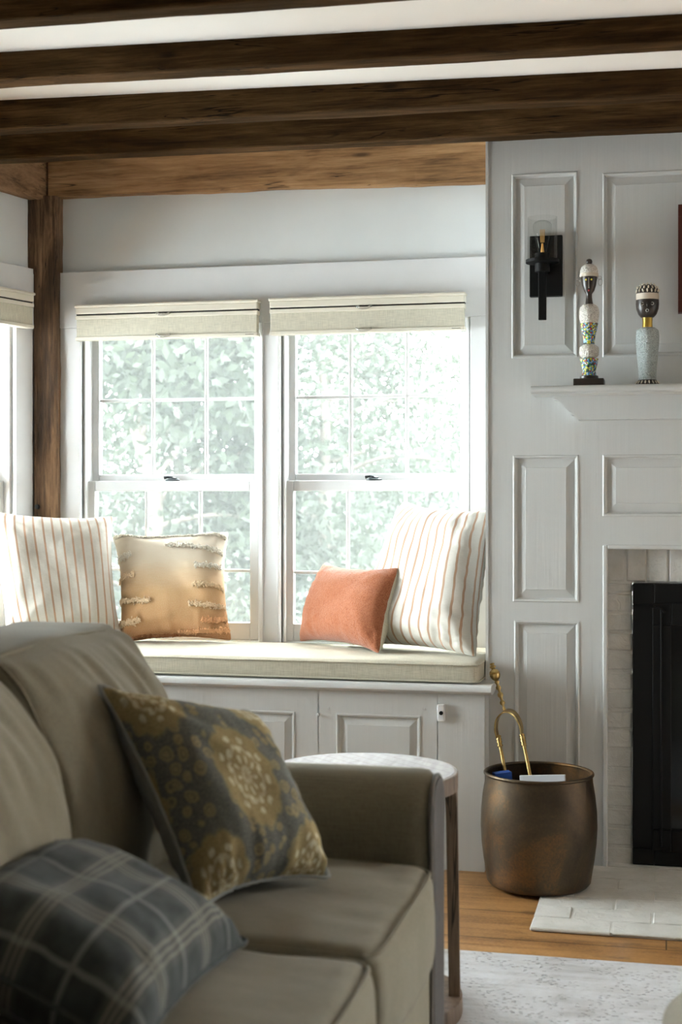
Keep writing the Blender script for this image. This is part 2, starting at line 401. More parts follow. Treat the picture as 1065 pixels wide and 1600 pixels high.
def lsash(s0, s1, z0, z1, o0, o1, cols, rows):
    bm = NB(); lbox(bm, s0, s0 + 0.04, o0, o1, z0, z1); lbox(bm, s1 - 0.04, s1, o0, o1, z0, z1); lbox(bm, s0 + 0.04, s1 - 0.04, o0, o1, z1 - 0.036, z1); lbox(bm, s0 + 0.04, s1 - 0.04, o0, o1, z0, z0 + 0.04)
    for c in cols: lbox(bm, c - 0.0055, c + 0.0055, o0 + 0.006, o1 - 0.008, z0 + 0.04, z1 - 0.036)
    for r_ in rows: lbox(bm, s0 + 0.04, s1 - 0.04, o0 + 0.0065, o1 - 0.0085, r_ - 0.0055, r_ + 0.0055)
    g = NB(); lbox(g, s0 + 0.04, s1 - 0.04, (o0 + o1) / 2 - 0.001, (o0 + o1) / 2 + 0.001, z0 + 0.04, z1 - 0.036)
    return bm, g
for wi, s0 in enumerate(LWIN):
    wr = tag(empty('window_%d' % (wi + 3), LM @ Vector((s0 + 0.32, 0, 0.6))), kind='structure')
    f, g = lsash(s0 + 0.012, s0 + 0.638, zmr - 0.012, ZT, 0.08, 0.11, [s0 + 0.22, s0 + 0.43], [1.43]); o = obj('upper_sash', f, M['trim'], wr, bevel=0.003); obj('glass_pane', g, M['glass'], o)
    f, g = lsash(s0 + 0.012, s0 + 0.638, 0.615, zmr, 0.045, 0.075, [s0 + 0.22, s0 + 0.43], [0.86]); o = obj('lower_sash', f, M['trim'], wr, bevel=0.003); obj('glass_pane', g, M['glass'], o)
    f = NB(); lbox(f, s0, s0 + 0.65, 0.02, 0.18, Z0 - 0.01, 0.615); obj('window_sill', f, M['trim'], wr)

# portals for the sky in the three windows
def portal(name, c, d, sx, sy): area(name, c, d, sx, sy, 1, portal=True)
portal('sky_portal', ((ox[0] + ox[1]) / 2, YW + 0.2, 1.17), (0, -1, 0), ox[1] - ox[0], 1.15)
portal('sky_portal', ((ox[2] + ox[3]) / 2, YW + 0.2, 1.17), (0, -1, 0), ox[3] - ox[2], 1.15)
for s0 in LWIN: portal('sky_portal', LM @ Vector((s0 + 0.325, 0.2 * OY, 1.17)), -(LM.to_3x3() @ Vector((0, OY, 0))), 0.65, 1.15)

# ------------------------------------------------------------------ beams
random.seed(3)
def hewn(p0, p1, wdt, hgt, seed, rough=0.004, n=120, ny=8):
    """beam whose near bottom edge runs from p0 to p1; extends back by wdt and up by hgt; long faces hewn"""
    bm = NB(); rings = []
    prof = []
    c = 0.004
    def edge(a, b_, k): return [(a[0] + (b_[0] - a[0]) * i / k, a[1] + (b_[1] - a[1]) * i / k) for i in range(k)]
    cs = [(c, 0), (wdt - c, 0), (wdt, c), (wdt, hgt), (0, hgt), (0, c)]
    for i in range(6): prof += edge(cs[i], cs[(i + 1) % 6], [4, 1, 4, 4, 4, 1][i])
    d = p1 - p0; t = d.normalized()
    for i in range(n + 1):
        q = p0 + d * (i / n); ring = []
        for (y, z) in prof:
            pt = Vector((q.x, q.y + y, q.z + z)); s = d.length * i / n
            nn = mn.noise(Vector((s * 3 + seed * 7, y * 12, z * 12))) * rough + mn.noise(Vector((s * 14 + seed * 3, y * 30, z * 30))) * rough * 0.45
            cy, cz = y - wdt / 2, z - hgt / 2
            l_ = math.hypot(cy, cz) + 1e-6
            pt.y += cy / l_ * nn; pt.z += cz / l_ * nn if z < hgt * 0.7 else 0
            ring.append(bm.verts.new(pt))
        rings.append(ring)
    k = len(prof)
    for a, b_ in zip(rings, rings[1:]):
        for j in range(k): bm.faces.new((a[j], a[(j + 1) % k], b_[(j + 1) % k], b_[j]))
    bm.faces.new(rings[0]); bm.faces.new(list(reversed(rings[-1])))
    bmesh.ops.recalc_face_normals(bm, faces=bm.faces)
    return bm
def beam_line(Y, yl, yr, xl=-3.6, xr=3.15):
    a, c = onY(0, yl, Y), onY(1065, yr, Y); sl = (c.z - a.z) / (c.x - a.x)
    return Vector((xl, Y, a.z + sl * (xl - a.x))), Vector((xr, Y, c.z + sl * 0.25 * (xr - c.x)))
beams = [(3.00, 37, -36, 'rough dark ceiling beam nearest the viewer, cut off by the top of the picture'),
         (3.44, 133, 81, 'very dark brown ceiling beam with white ceiling showing on both sides of it'),
         (3.87, 206, 157, 'brown hewn ceiling beam, second one out from the white panelled chimney wall'),
         (4.18, 252, 208, 'brown ceiling beam touching the top of the white panelled chimney wall')]
for i, (Y, yl, yr, lab) in enumerate(beams):
    p0, p1 = beam_line(Y, yl, yr)
    wd = [0.07, 0.078, 0.078, 0.075][i]
    # ends die into the left wall
    tL = (Y - YW) / DL.y; xw = XC + DL.x * tL + 0.03
    sl = (p1.z - p0.z) / (p1.x - p0.x); p0.z += sl * (xw - p0.x); p0.x = xw
    o = obj('ceiling_beam', hewn(p0, p1, wd, max(0.02, ZCEIL + 0.02 - min(p0.z, p1.z)), i, 0.0028), M['beam'], smooth=50)
    tag(o, lab, 'ceiling beam', 'exposed ceiling beams')
p0, p1 = onY(75, 307, YW - 0.03), onY(757, 284, YW - 0.03)
p1.x = XE
o = obj('header_beam', hewn(p0, p1, 0.046, ZCEIL - p0.z + 0.0, 9, 0.005), M['header'], smooth=50)
tag(o, 'warm brown aged header beam with cracks above the pair of windows', 'beam')
bm = NB()
rings_ = hewn(Vector((0.0, 0, 0)), Vector((2.6, 0, 0)), 0.05, 0.16, 21, 0.005, 60)
rings_.transform(Matrix.Identity(4))
for v in rings_.verts:
    s, y, z = v.co; q = LM @ Vector((s, (-0.035 + y) * OY, 0)); v.co = Vector((q.x, q.y, 2.148 + z * 0.9))
bmesh.ops.recalc_face_normals(rings_, faces=rings_.faces)
o = obj('header_beam', rings_, M['header_side'], smooth=50); tag(o, 'brown header beam on the left side wall, running into the corner post', 'beam')
# corner post
def post():
    bm = NB(); n = 90; rings = []
    bis = Vector((0.62, -0.78, 0)).normalized()
    for i in range(n + 1):
        z = 0.62 + (2.16 - 0.62) * i / n; ring = []
        pxl = 43 + (9 if z < 1.9 else 0) + 2 * (1 - i / n); pxr = 89
        a = onY(pxl, 500, YW - 0.045); c = onY(pxr, 500, YW - 0.03)
        base = [(a.x, a.y + 0.07), (a.x, a.y), (a.x * 0.6 + c.x * 0.4, (a.y + c.y) / 2 - 0.006), (c.x - 0.008, c.y - 0.004), (c.x, c.y + 0.004), (c.x, c.y + 0.05)]
        pts = []
        for j in range(6):
            p, q = base[j], base[(j + 1) % 6]
            for k in range(3): pts.append((p[0] + (q[0] - p[0]) * k / 3, p[1] + (q[1] - p[1]) * k / 3))
        for (x, y) in pts:
            nn = mn.noise(Vector((x * 30, y * 30, z * 7))) * 0.004 + mn.noise(Vector((x * 60, y * 60, z * 30))) * 0.0018
            ring.append(bm.verts.new((x + nn, y - nn, z)))
        rings.append(ring)
    for a, b_ in zip(rings, rings[1:]):
        for j in range(18): bm.faces.new((a[j], a[(j + 1) % 18], b_[(j + 1) % 18], b_[j]))
    bm.faces.new(rings[0]); bm.faces.new(rings[-1]); bmesh.ops.recalc_face_normals(bm, faces=bm.faces)
    return bm
po = tag(obj('corner_post', post(), M['post'], smooth=50), 'dark rough-sawn wooden corner post between the left window and the pair of windows', 'post')
pg = NB(); c = onY(58, 792, YW - 0.05)
lathe(pg, [(0.0085, -0.004), (0.0085, 0.004), (0.004, 0.006)], 14, Matrix.Translation(c) @ Matrix.Rotation(R(90), 4, 'X'))
obj('bolt', pg, M['lockmetal'], po, smooth=40)

# ------------------------------------------------------------------ panelled surfaces
def panelled(bm, x0, x1, z0, z1, Y, panels, holes=(), prof=None):
    prof = prof or [(0, 0), (0.003, -0.003), (0.007, -0.002), (0.010, 0.007), (0.013, 0.009)]
    ph = [(p[0], p[1], p[2], p[3]) for p in panels] + list(holes)
    xs = sorted({x0, x1, *[min(max(h[i], x0), x1) for h in ph for i in (0, 1)]}); zs = sorted({z0, z1, *[min(max(h[i], z0), z1) for h in ph for i in (2, 3)]})
    V = {}
    def vv(x, z):
        k = (round(x, 5), round(z, 5))
        if k not in V: V[k] = bm.verts.new((x, Y, z))
        return V[k]
    for i in range(len(xs) - 1):
        for j in range(len(zs) - 1):
            cx, cz = (xs[i] + xs[i + 1]) / 2, (zs[j] + zs[j + 1]) / 2
            if any(h[0] < cx < h[1] and h[2] < cz < h[3] for h in ph): continue
            bm.faces.new((vv(xs[i], zs[j]), vv(xs[i + 1], zs[j]), vv(xs[i + 1], zs[j + 1]), vv(xs[i], zs[j + 1])))
    for p in panels:
        a, b_, c, d, ins = p
        steps = list(prof) + [(ins, 0.002), (ins + 0.001, 0.0005)]
        prev = None
        for (i, dy) in steps:
            loop = [bm.verts.new(co) for co in ((a + i, Y + dy, c + i), (b_ - i, Y + dy, c + i), (b_ - i, Y + dy, d - i), (a + i, Y + dy, d - i))]
            if prev:
                for k in range(4): bm.faces.new((prev[k], prev[(k + 1) % 4], loop[(k + 1) % 4], loop[k]))
            prev = loop
        bm.faces.new(prev)
def rect(pxl, pxr, pyt, pyb, Y, ins_px=19):
    xa, xb = PX(pxl, Y), PX(pxr, Y); c = (pxl + min(pxr, 1065)) / 2
    return (xa, xb, onY(c, pyb, Y).z, onY(c, pyt, Y).z, ins_px * 4.3 / F)
XR = 1.75
XO0 = PX(942, YF); XO1 = 1.05; ZO = onY(1000, 852, YF).z       # fireplace opening
b = NB()
XBR = PX(941, YF)
pan = [rect(799, 902, 270, 559, YF), (XBR, XBR + 1.22, onY(1000, 557, YF).z, onY(1000, 268, YF).z, 0.036),
       rect(801, 904, 711, 941, YF), (rect(803, 905, 970, 1320, YF)),
       (XBR, XBR + 1.22, onY(1000, 807, YF).z, onY(1000, 710, YF).z, 0.038)]
panelled(b, XE, XR, 0, ZCEIL, YF, pan, [(XO0, XO1, -0.01, ZO)])
# solid body behind the panelling
holed(b, XE + 0.03, XR, 0, ZCEIL, YF + 0.02, YF + 0.34, [(XO0 - 0.001, XO1 + 0.001, 0, ZO + 0.001)])
box(b, XE, XE + 0.008, YF - 0.004, YF + 0.03, 0, ZCEIL)             # bead on the corner
box(b, XE + 0.008, XE + 0.0105, YF - 0.001, YF + 0.01, 0, ZCEIL)
# seams between stiles
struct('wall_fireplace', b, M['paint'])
# moulding round the opening
b = NB(); t = 0.012
box(b, XO0 - 0.001, XO0 + t, YF - 0.006, YF + 0.03, 0, ZO); box(b, XO0 + t, XO1, YF - 0.006, YF + 0.03, ZO - t, ZO + 0.001)
struct('trim_3', b, M['paint'], bevel=0.003)
# bricks round the firebox, painted
def brickmesh(cells, rr=0.004, seed=1):
    bm = NB(); rnd = random.Random(seed)
    for (x0, x1, y0, y1, z0, z1) in cells:
        V = {}
        h = ((x1 - x0) / 2, (y1 - y0) / 2, (z1 - z0) / 2); c = ((x0 + x1) / 2, (y0 + y1) / 2, (z0 + z1) / 2)
        b_ = min(rr, min(h) * 0.6)
        for ax in range(3):
            for sx in (-1, 1):
                for sy in (-1, 1):
                    for sz in (-1, 1):
                        sg = (sx, sy, sz); co = [c[k] + sg[k] * (h[k] if k == ax else h[k] - b_) + rnd.uniform(-1, 1) * rr * 0.3 for k in range(3)]
                        V[(ax,) + sg] = bm.verts.new(co)
        for ax in range(3):
            o1_, o2_ = [k for k in range(3) if k != ax]
            for s_ in (-1, 1):
                def key(a, b2, axis=ax):
                    g = [0, 0, 0]; g[ax] = s_; g[o1_] = a; g[o2_] = b2; return (axis,) + tuple(g)
                bm.faces.new([V[key(-1, -1)], V[key(1, -1)], V[key(1, 1)], V[key(-1, 1)]])
                for s2 in (-1, 1):        # edge bevels between axis ax and o1_ (each once for ax < o1_)
                    for oo, rest in ((o1_, o2_), (o2_, o1_)):
                        if ax < oo:
                            g = [0, 0, 0]; g[ax] = s_; g[oo] = s2
                            def vk(axis, r_):
                                q = list(g); q[rest] = r_; return V[(axis,) + tuple(q)]
                            bm.faces.new([vk(ax, -1), vk(ax, 1), vk(oo, 1), vk(oo, -1)])
        for sx in (-1, 1):
            for sy in (-1, 1):
                for sz in (-1, 1): bm.faces.new([V[(0, sx, sy, sz)], V[(1, sx, sy, sz)], V[(2, sx, sy, sz)]])
    bmesh.ops.recalc_face_normals(bm, faces=bm.faces)
    return bm
def brickpaint():
    m = NT('white_painted_brick', 0.55, spec=0.35); v = m.coord()
    m.color(m.ramp(m.noise(v, 14, 4), [(0.3, (0.56, 0.555, 0.52)), (0.7, (0.68, 0.675, 0.65))]))
    r_ = m.noise(v, 28, 6, 0.6, 0.8); b1 = m.bump(r_, 0.75, 0.008); m.bump(m.noise(v, 160, 3), 0.25, 0.002, b1)
    return m.m
M['brick'] = brickpaint()
cells = []; rnd = random.Random(5)
XI = PX(988, YF + 0.035); ZI = onY(1020, 912, YF + 0.03).z
z = 0.0
while z < ZI - 0.02:
    h_ = 0.0555; cells.append((XO0 + 0.004, XI - 0.001, YF + 0.042 + rnd.uniform(-.002, .002), YF + 0.1, z + 0.002, min(z + h_, ZI))); z += h_ + 0.003
x = XO0 + 0.004; k = 0
while x < XO1:
    w_ = 0.059; cells.append((x, x + w_, YF + 0.042 + (0 if k > 1 else 0.003) + rnd.uniform(-.002, .002), YF + 0.1, ZI + 0.002, ZO + 0.02)); x += w_ + 0.003; k += 1
bm = brickmesh(cells, 0.005); box(bm, XO0, XI - 0.002, YF + 0.046, YF + 0.12, 0, ZO + 0.01); box(bm, XO0, XO1, YF + 0.0462, YF + 0.12, ZI + 0.001, ZO + 0.01)
box(bm, 0.842, XO1, YF + 0.045, YF + 0.12, 0, ZI)
box(bm, XO0 + 0.013, XO1, YF + 0.0, YF + 0.05, 0, 0.0095)
struct('wall_brick', bm, M['brick'], bevel=0)
# black fireplace insert
M['black'] = plain('black_steel', (0.004, 0.0038, 0.0036), 0.5, 0.0, 0.2)
M['soot'] = plain('black_firebox', (0.006, 0.006, 0.006), 0.9)
fi = tag(empty('fireplace_insert', ((XI + 0.82) / 2, YF + 0.03, 0.01)), 'black steel fireplace insert with door frame set in white painted brick', 'fireplace')
b = NB(); x1_ = 0.84; t = 0.062
Yi = YF + 0.026
holed(b, XI, x1_, 0.011, ZI, Yi, Yi + 0.05, [(XI + t, x1_ - t, 0.06, ZI - t)]); obj('surround', b, M['black'], fi, bevel=0.003)
b = NB(); holed(b, XI + t - 0.005, x1_ - t + 0.005, 0.055, ZI - t + 0.005, Yi - 0.008, Yi + 0.03, [(XI + t + 0.05, x1_ - t - 0.05, 0.12, ZI - t - 0.06)])
box(b, XI + t + 0.018, XI + t + 0.024, Yi - 0.013, Yi, 0.07, ZI - t - 0.01); df_ = obj('door', b, M['black'], fi, bevel=0.003)
b = NB(); box(b, XI + t + 0.05, x1_ - t - 0.05, Yi + 0.008, Yi + 0.012, 0.12, ZI - t - 0.06); 
gm = NT('smoked_glass', 0.12, spec=0.3); gm.color((0.003, 0.003, 0.003)); M['smoke'] = gm.m
obj('glass_pane', b, M['smoke'], df_)
b = NB(); tube(b, [Vector((XI + t - 0.01, Yi - 0.012, ZI - t - 0.005)), Vector((XI + t + 0.02, Yi - 0.014, ZI - t - 0.008)), Vector((XI + t + 0.03, Yi - 0.012, ZI - t - 0.022))], 0.004, 8); obj('hinge', b, M['black'], df_, smooth=60)
b = NB(); box(b, XI + 0.01, x1_ - 0.01, Yi + 0.25, Yi + 0.27, 0.011, ZI); obj('firebox', b, M['soot'], fi)
# hearth of painted bricks
XH = -0.338; YH = 3.60; cells = []
y = YH; r_i = 0
rows = [0.105] * 7
while y < YF - 0.05:
    x = XH - (0.0 if r_i % 2 == 0 else 0.0); first = True
    while x < 1.3:
        L = 0.205 if not (first and r_i % 2) else 0.10
        cells.append((x, x + L - 0.004, y + rnd.uniform(-.002, .002), min(y + 0.1, YF - 0.002), 0.0005, 0.010 + rnd.uniform(-.001, .001))); x += L; first = False
    y += 0.1035; r_i += 1
bm = brickmesh(cells, 0.004, 7)
box(bm, XH + 0.004, 1.3, YH + 0.006, YF - 0.003, 0.0005, 0.0086)
tag(obj('hearth', bm, M['brick']), 'white painted brick hearth laid flat on the floor in front of the fireplace', 'hearth')

# mantel shelf
mz1 = onY(900, 602, YF - 0.16).z
mr = tag(empty('mantel_shelf', (0.4, YF - 0.05, mz1)), 'white painted mantel shelf with scroll-cut bracket end, carrying the two beaded figures', 'mantel')
XM0 = PX(829, YF - 0.16); b = NB()
prof = [(-0.16, -0.011), (-0.164, -0.007), (-0.165, -0.002), (-0.163, 0.003), (-0.158, 0.006), (0.0, 0.006), (0.0, -0.016), (-0.150, -0.016), (-0.150, -0.012)]
prof = [(YF + a, mz1 - 0.006 + c) for a, c in prof]
def extrude_x(bm, prof, x0, x1):
    A = [bm.verts.new((x0, y, z)) for y, z in prof]; B = [bm.verts.new((x1, y, z)) for y, z in prof]; n = len(prof)
    for i in range(n): bm.faces.new((A[i], A[(i + 1) % n], B[(i + 1) % n], B[i]))
    bm.faces.new(list(reversed(A))); bm.faces.new(B); bmesh.ops.recalc_face_normals(bm, faces=bm.faces)
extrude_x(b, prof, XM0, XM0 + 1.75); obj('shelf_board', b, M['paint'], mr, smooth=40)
# frieze board below with the scrolled end (profile in X-Z)
def extrude_y(bm, pts, y0, y1):
    A = [bm.verts.new((x, y0, z)) for x, z in pts]; B = [bm.verts.new((x, y1, z)) for x, z in pts]; n = len(pts)
    for i in range(n): bm.faces.new((A[i], A[(i + 1) % n], B[(i + 1) % n], B[i]))
    bm.faces.new(A); bm.faces.new(list(reversed(B))); bmesh.ops.recalc_face_normals(bm, faces=bm.faces)
Yq = YF - 0.045
scr = [(863, 614), (863, 623), (866, 624), (872, 625), (878, 630), (882, 637), (888, 642), (892, 644), (892, 648), (896, 649), (899, 652), (903, 656)]
pts = [(onY(a, c, Yq).x, onY(a, c, Yq).z) for a, c in scr]
zb = pts[-1][1]; zt = pts[0][1] + 0.01; pts[0] = (pts[0][0], zt)
pts += [(pts[0][0] + 1.62, zb), (pts[0][0] + 1.66, zt)]
b = NB(); extrude_y(b, pts, Yq, YF + 0.001); obj('bracket', b, M['paint'], mr)

# ------------------------------------------------------------------ window bench
br = tag(empty('window_bench', (-1.3, YB, 0)), 'white painted built-in window bench with panelled cupboard doors under the cushion', 'bench')
XBL = XC - 0.2; bz1 = onY(600, 1062, YB).z; bz0 = onY(600, 1080, YB).z
lid = 0.552
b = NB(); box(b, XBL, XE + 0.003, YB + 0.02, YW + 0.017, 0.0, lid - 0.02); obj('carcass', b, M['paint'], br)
Xg1, Xg2 = PX(497, YB), PX(683, YB)
b = NB(); g = 0.0012
box(b, Xg2 + g, XE + 0.012, YB, YB + 0.02, 0, lid - 0.025)
box(b, XE + 0.003, XE + 0.0105, YB + 0.02, YF - 0.006, 0, lid - 0.025)
obj('end_stile', b, M['paint'], br, bevel=0.0012)
def door(x0, x1, pl, pr, z0, name='door'):
    b = NB(); z1 = lid - 0.028
    panelled(b, x0, x1, z0, z1, YB, [(pl, pr, z0 + 0.07, onY(590, 1116, YB).z, 0.033)])
    box(b, x0, x1, YB + 0.012, YB + 0.019, z0, z1)
    return obj(name, b, M['paint'], br)
ddw = Xg2 - Xg1
door(Xg1 + g, Xg2 - g, PX(525, YB), PX(657, YB), 0.03)
d1 = door(Xg1 - ddw + g, Xg1 - g, Xg1 - ddw + 0.055, PX(461, YB), 0.03)
door(Xg1 - 2 * ddw + g, Xg1 - ddw - g, Xg1 - 2 * ddw + 0.055, Xg1 - ddw - 0.055, 0.03)
b = NB(); box(b, XBL, Xg1 - 2 * ddw - g, YB, YB + 0.02, 0, lid - 0.026); box(b, Xg1 - 2 * ddw, Xg2, YB, YB + 0.02, 0, 0.028); obj('base_rail', b, M['paint'], br)
# lid with rounded nosing
b = NB(); yn = YB - 0.028
pr = [(YW + 0.016, lid), (yn + 0.012, lid), (yn + 0.004, lid - 0.003), (yn, lid - 0.010), (yn, lid - 0.018), (yn + 0.005, lid - 0.024), (yn + 0.012, lid - 0.026), (YB + 0.002, lid - 0.030), (YB + 0.03, lid - 0.030), (YW + 0.016, lid - 0.02)]
extrude_x(b, pr, XBL, XE - 0.001)
pr2 = [p for p in pr]; 
pr2 = [(min(y, YF - 0.007), z) for y, z in pr2]; extrude_x(b, pr2, XE - 0.0011, XE + 0.034)
obj('seat_board', b, M['paint'], br, smooth=35)
b = NB(); cx = PX(690, YB); cz = onY(690, 1113, YB).z; box(b, cx - 0.013, cx + 0.011, YB - 0.014, YB - 0.0002, cz - 0.025, cz + 0.026)
lt = obj('latch', b, M['trim'], br, bevel=0.004)
b = NB(); lathe(b, [(0.006, -0.001), (0.006, 0.002), (0.003, 0.003)], 14, Matrix.Translation((cx, YB - 0.015, cz)) @ Matrix.Rotation(R(90), 4, 'X')); obj('keyhole', b, M['black'], lt, smooth=40)
b = NB(); cx = PX(498, YB); cz = onY(498, 1116, YB).z; lathe(b, [(0.004, 0), (0.004, 0.006), (0.0055, 0.010), (0.003, 0.014)], 12, Matrix.Translation((cx, YB, cz)) @ Matrix.Rotation(R(90), 4, 'X')); obj('catch', b, M['paint'], br, smooth=40)
for px_, py_ in ((513, 1107), (663, 1108)):
    b = NB(); q = onY(px_, py_, YB); lathe(b, [(0.0045, -0.001), (0.004, 0.002), (0.001, 0.003)], 12, Matrix.Translation((q.x, YB - 0.0, q.z)) @ Matrix.Rotation(R(90), 4, 'X')); obj('screw_cap', b, M['paint'], br, smooth=40)

# seat cushion, with piping
M['linen'] = fabric('oatmeal_linen', (0.58, 0.54, 0.43), (0.43, 0.40, 0.31), weave=1400, bump=0.35)
def soft_box(x0, x1, y0, y1, z0, z1, n=(40, 14, 4), rnd_=0.02, bulge=(0, 0, 0.01), wr=0.003, seed=0, wfreq=6, shape=None):
    """rounded upholstered block with crowned faces and creases"""
    bm = NB(); nx, ny, nz = n
    bmesh.ops.create_cube(bm, size=2.0)
    # rebuild as subdivided cube via grid of faces
    bm.clear(); V = {}
    def vert(i, j, k):
        key = (i, j, k)
        if key not in V: V[key] = bm.verts.new((2 * i / nx - 1, 2 * j / ny - 1, 2 * k / nz - 1))
        return V[key]
    for i in range(nx):
        for j in range(ny):
            bm.faces.new((vert(i, j, nz), vert(i + 1, j, nz), vert(i + 1, j + 1, nz), vert(i, j + 1, nz)))
            bm.faces.new((vert(i, j + 1, 0), vert(i + 1, j + 1, 0), vert(i + 1, j, 0), vert(i, j, 0)))
    for i in range(nx):
        for k in range(nz):
            bm.faces.new((vert(i, 0, k), vert(i + 1, 0, k), vert(i + 1, 0, k + 1), vert(i, 0, k + 1)))
            bm.faces.new((vert(i, ny, k + 1), vert(i + 1, ny, k + 1), vert(i + 1, ny, k), vert(i, ny, k)))
    for j in range(ny):
        for k in range(nz):
            bm.faces.new((vert(nx, j, k), vert(nx, j + 1, k), vert(nx, j + 1, k + 1), vert(nx, j, k + 1)))
            bm.faces.new((vert(0, j, k + 1), vert(0, j + 1, k + 1), vert(0, j + 1, k), vert(0, j, k)))
    hx, hy, hz = (x1 - x0) / 2, (y1 - y0) / 2, (z1 - z0) / 2
    for v in bm.verts:
        p = v.co.copy(); q = Vector((p.x * hx, p.y * hy, p.z * hz))
        inner = Vector((max(-hx + rnd_, min(hx - rnd_, q.x)), max(-hy + rnd_, min(hy - rnd_, q.y)), max(-hz + rnd_, min(hz - rnd_, q.z))))
        dlt = q - inner
        if dlt.length > 1e-9:
            q = inner + dlt.normalized() * min(rnd_, dlt.length * 1.0) if dlt.length > rnd_ else inner + dlt
        cx_, cy_, cz_ = 1 - p.x ** 2, 1 - p.y ** 2, 1 - p.z ** 2
        q.z += (bulge[2] * (cx_ * cy_) ** 0.6) * (1 if p.z > 0 else -0.0) * abs(p.z)
        q.x += bulge[0] * (cy_ * cz_) ** 0.6 * p.x; q.y += bulge[1] * (cx_ * cz_) ** 0.6 * p.y
        s = Vector((q.x * wfreq + seed * 5.3, q.y * wfreq, q.z * wfreq))
        nn = mn.noise(s) * wr + mn.noise(s * 2.7) * wr * 0.5
        nrm = Vector((p.x ** 3, p.y ** 3, p.z ** 3)); nrm = nrm.normalized() if nrm.length else Vector((0, 0, 1))
        q += nrm * nn
        if shape: q = shape(q, p)
        v.co = q + Vector(((x0 + x1) / 2, (y0 + y1) / 2, (z0 + z1) / 2))
    return bm
cr = NB()
cz0, cz1 = lid, 0.616
bm = soft_box(XBL + 0.02, XE - 0.006, YB + 0.002, YW - 0.004, cz0, cz1, (90, 24, 5), 0.011, (0, 0.002, 0.004), 0.0025, 1, 5)
sc = tag(obj('bench_cushion', bm, M['linen'], smooth=180), 'long oatmeal linen box cushion with piping lying on the white window bench', 'cushion')
for zz_ in (cz0 + 0.008, cz1 - 0.007):
    b = NB(); pts = []
    for i in range(80):
        x = XBL + 0.03 + (XE - 0.018 - XBL - 0.03) * i / 79
        pts.append(Vector((x, YB - 0.0005 + mn.noise(Vector((x * 4, zz_ * 9, 0))) * 0.0015, zz_ + mn.noise(Vector((x * 3, 4, zz_ * 20))) * 0.0018)))
    pts += [Vector((XE - 0.0075, YB + 0.006, zz_)), Vector((XE - 0.0045, YB + 0.02, zz_)), Vector((XE - 0.0045, YW - 0.03, zz_))]
    tube(b, pts, 0.0028, 8); obj('piping', b, M['linen'], sc, smooth=180)

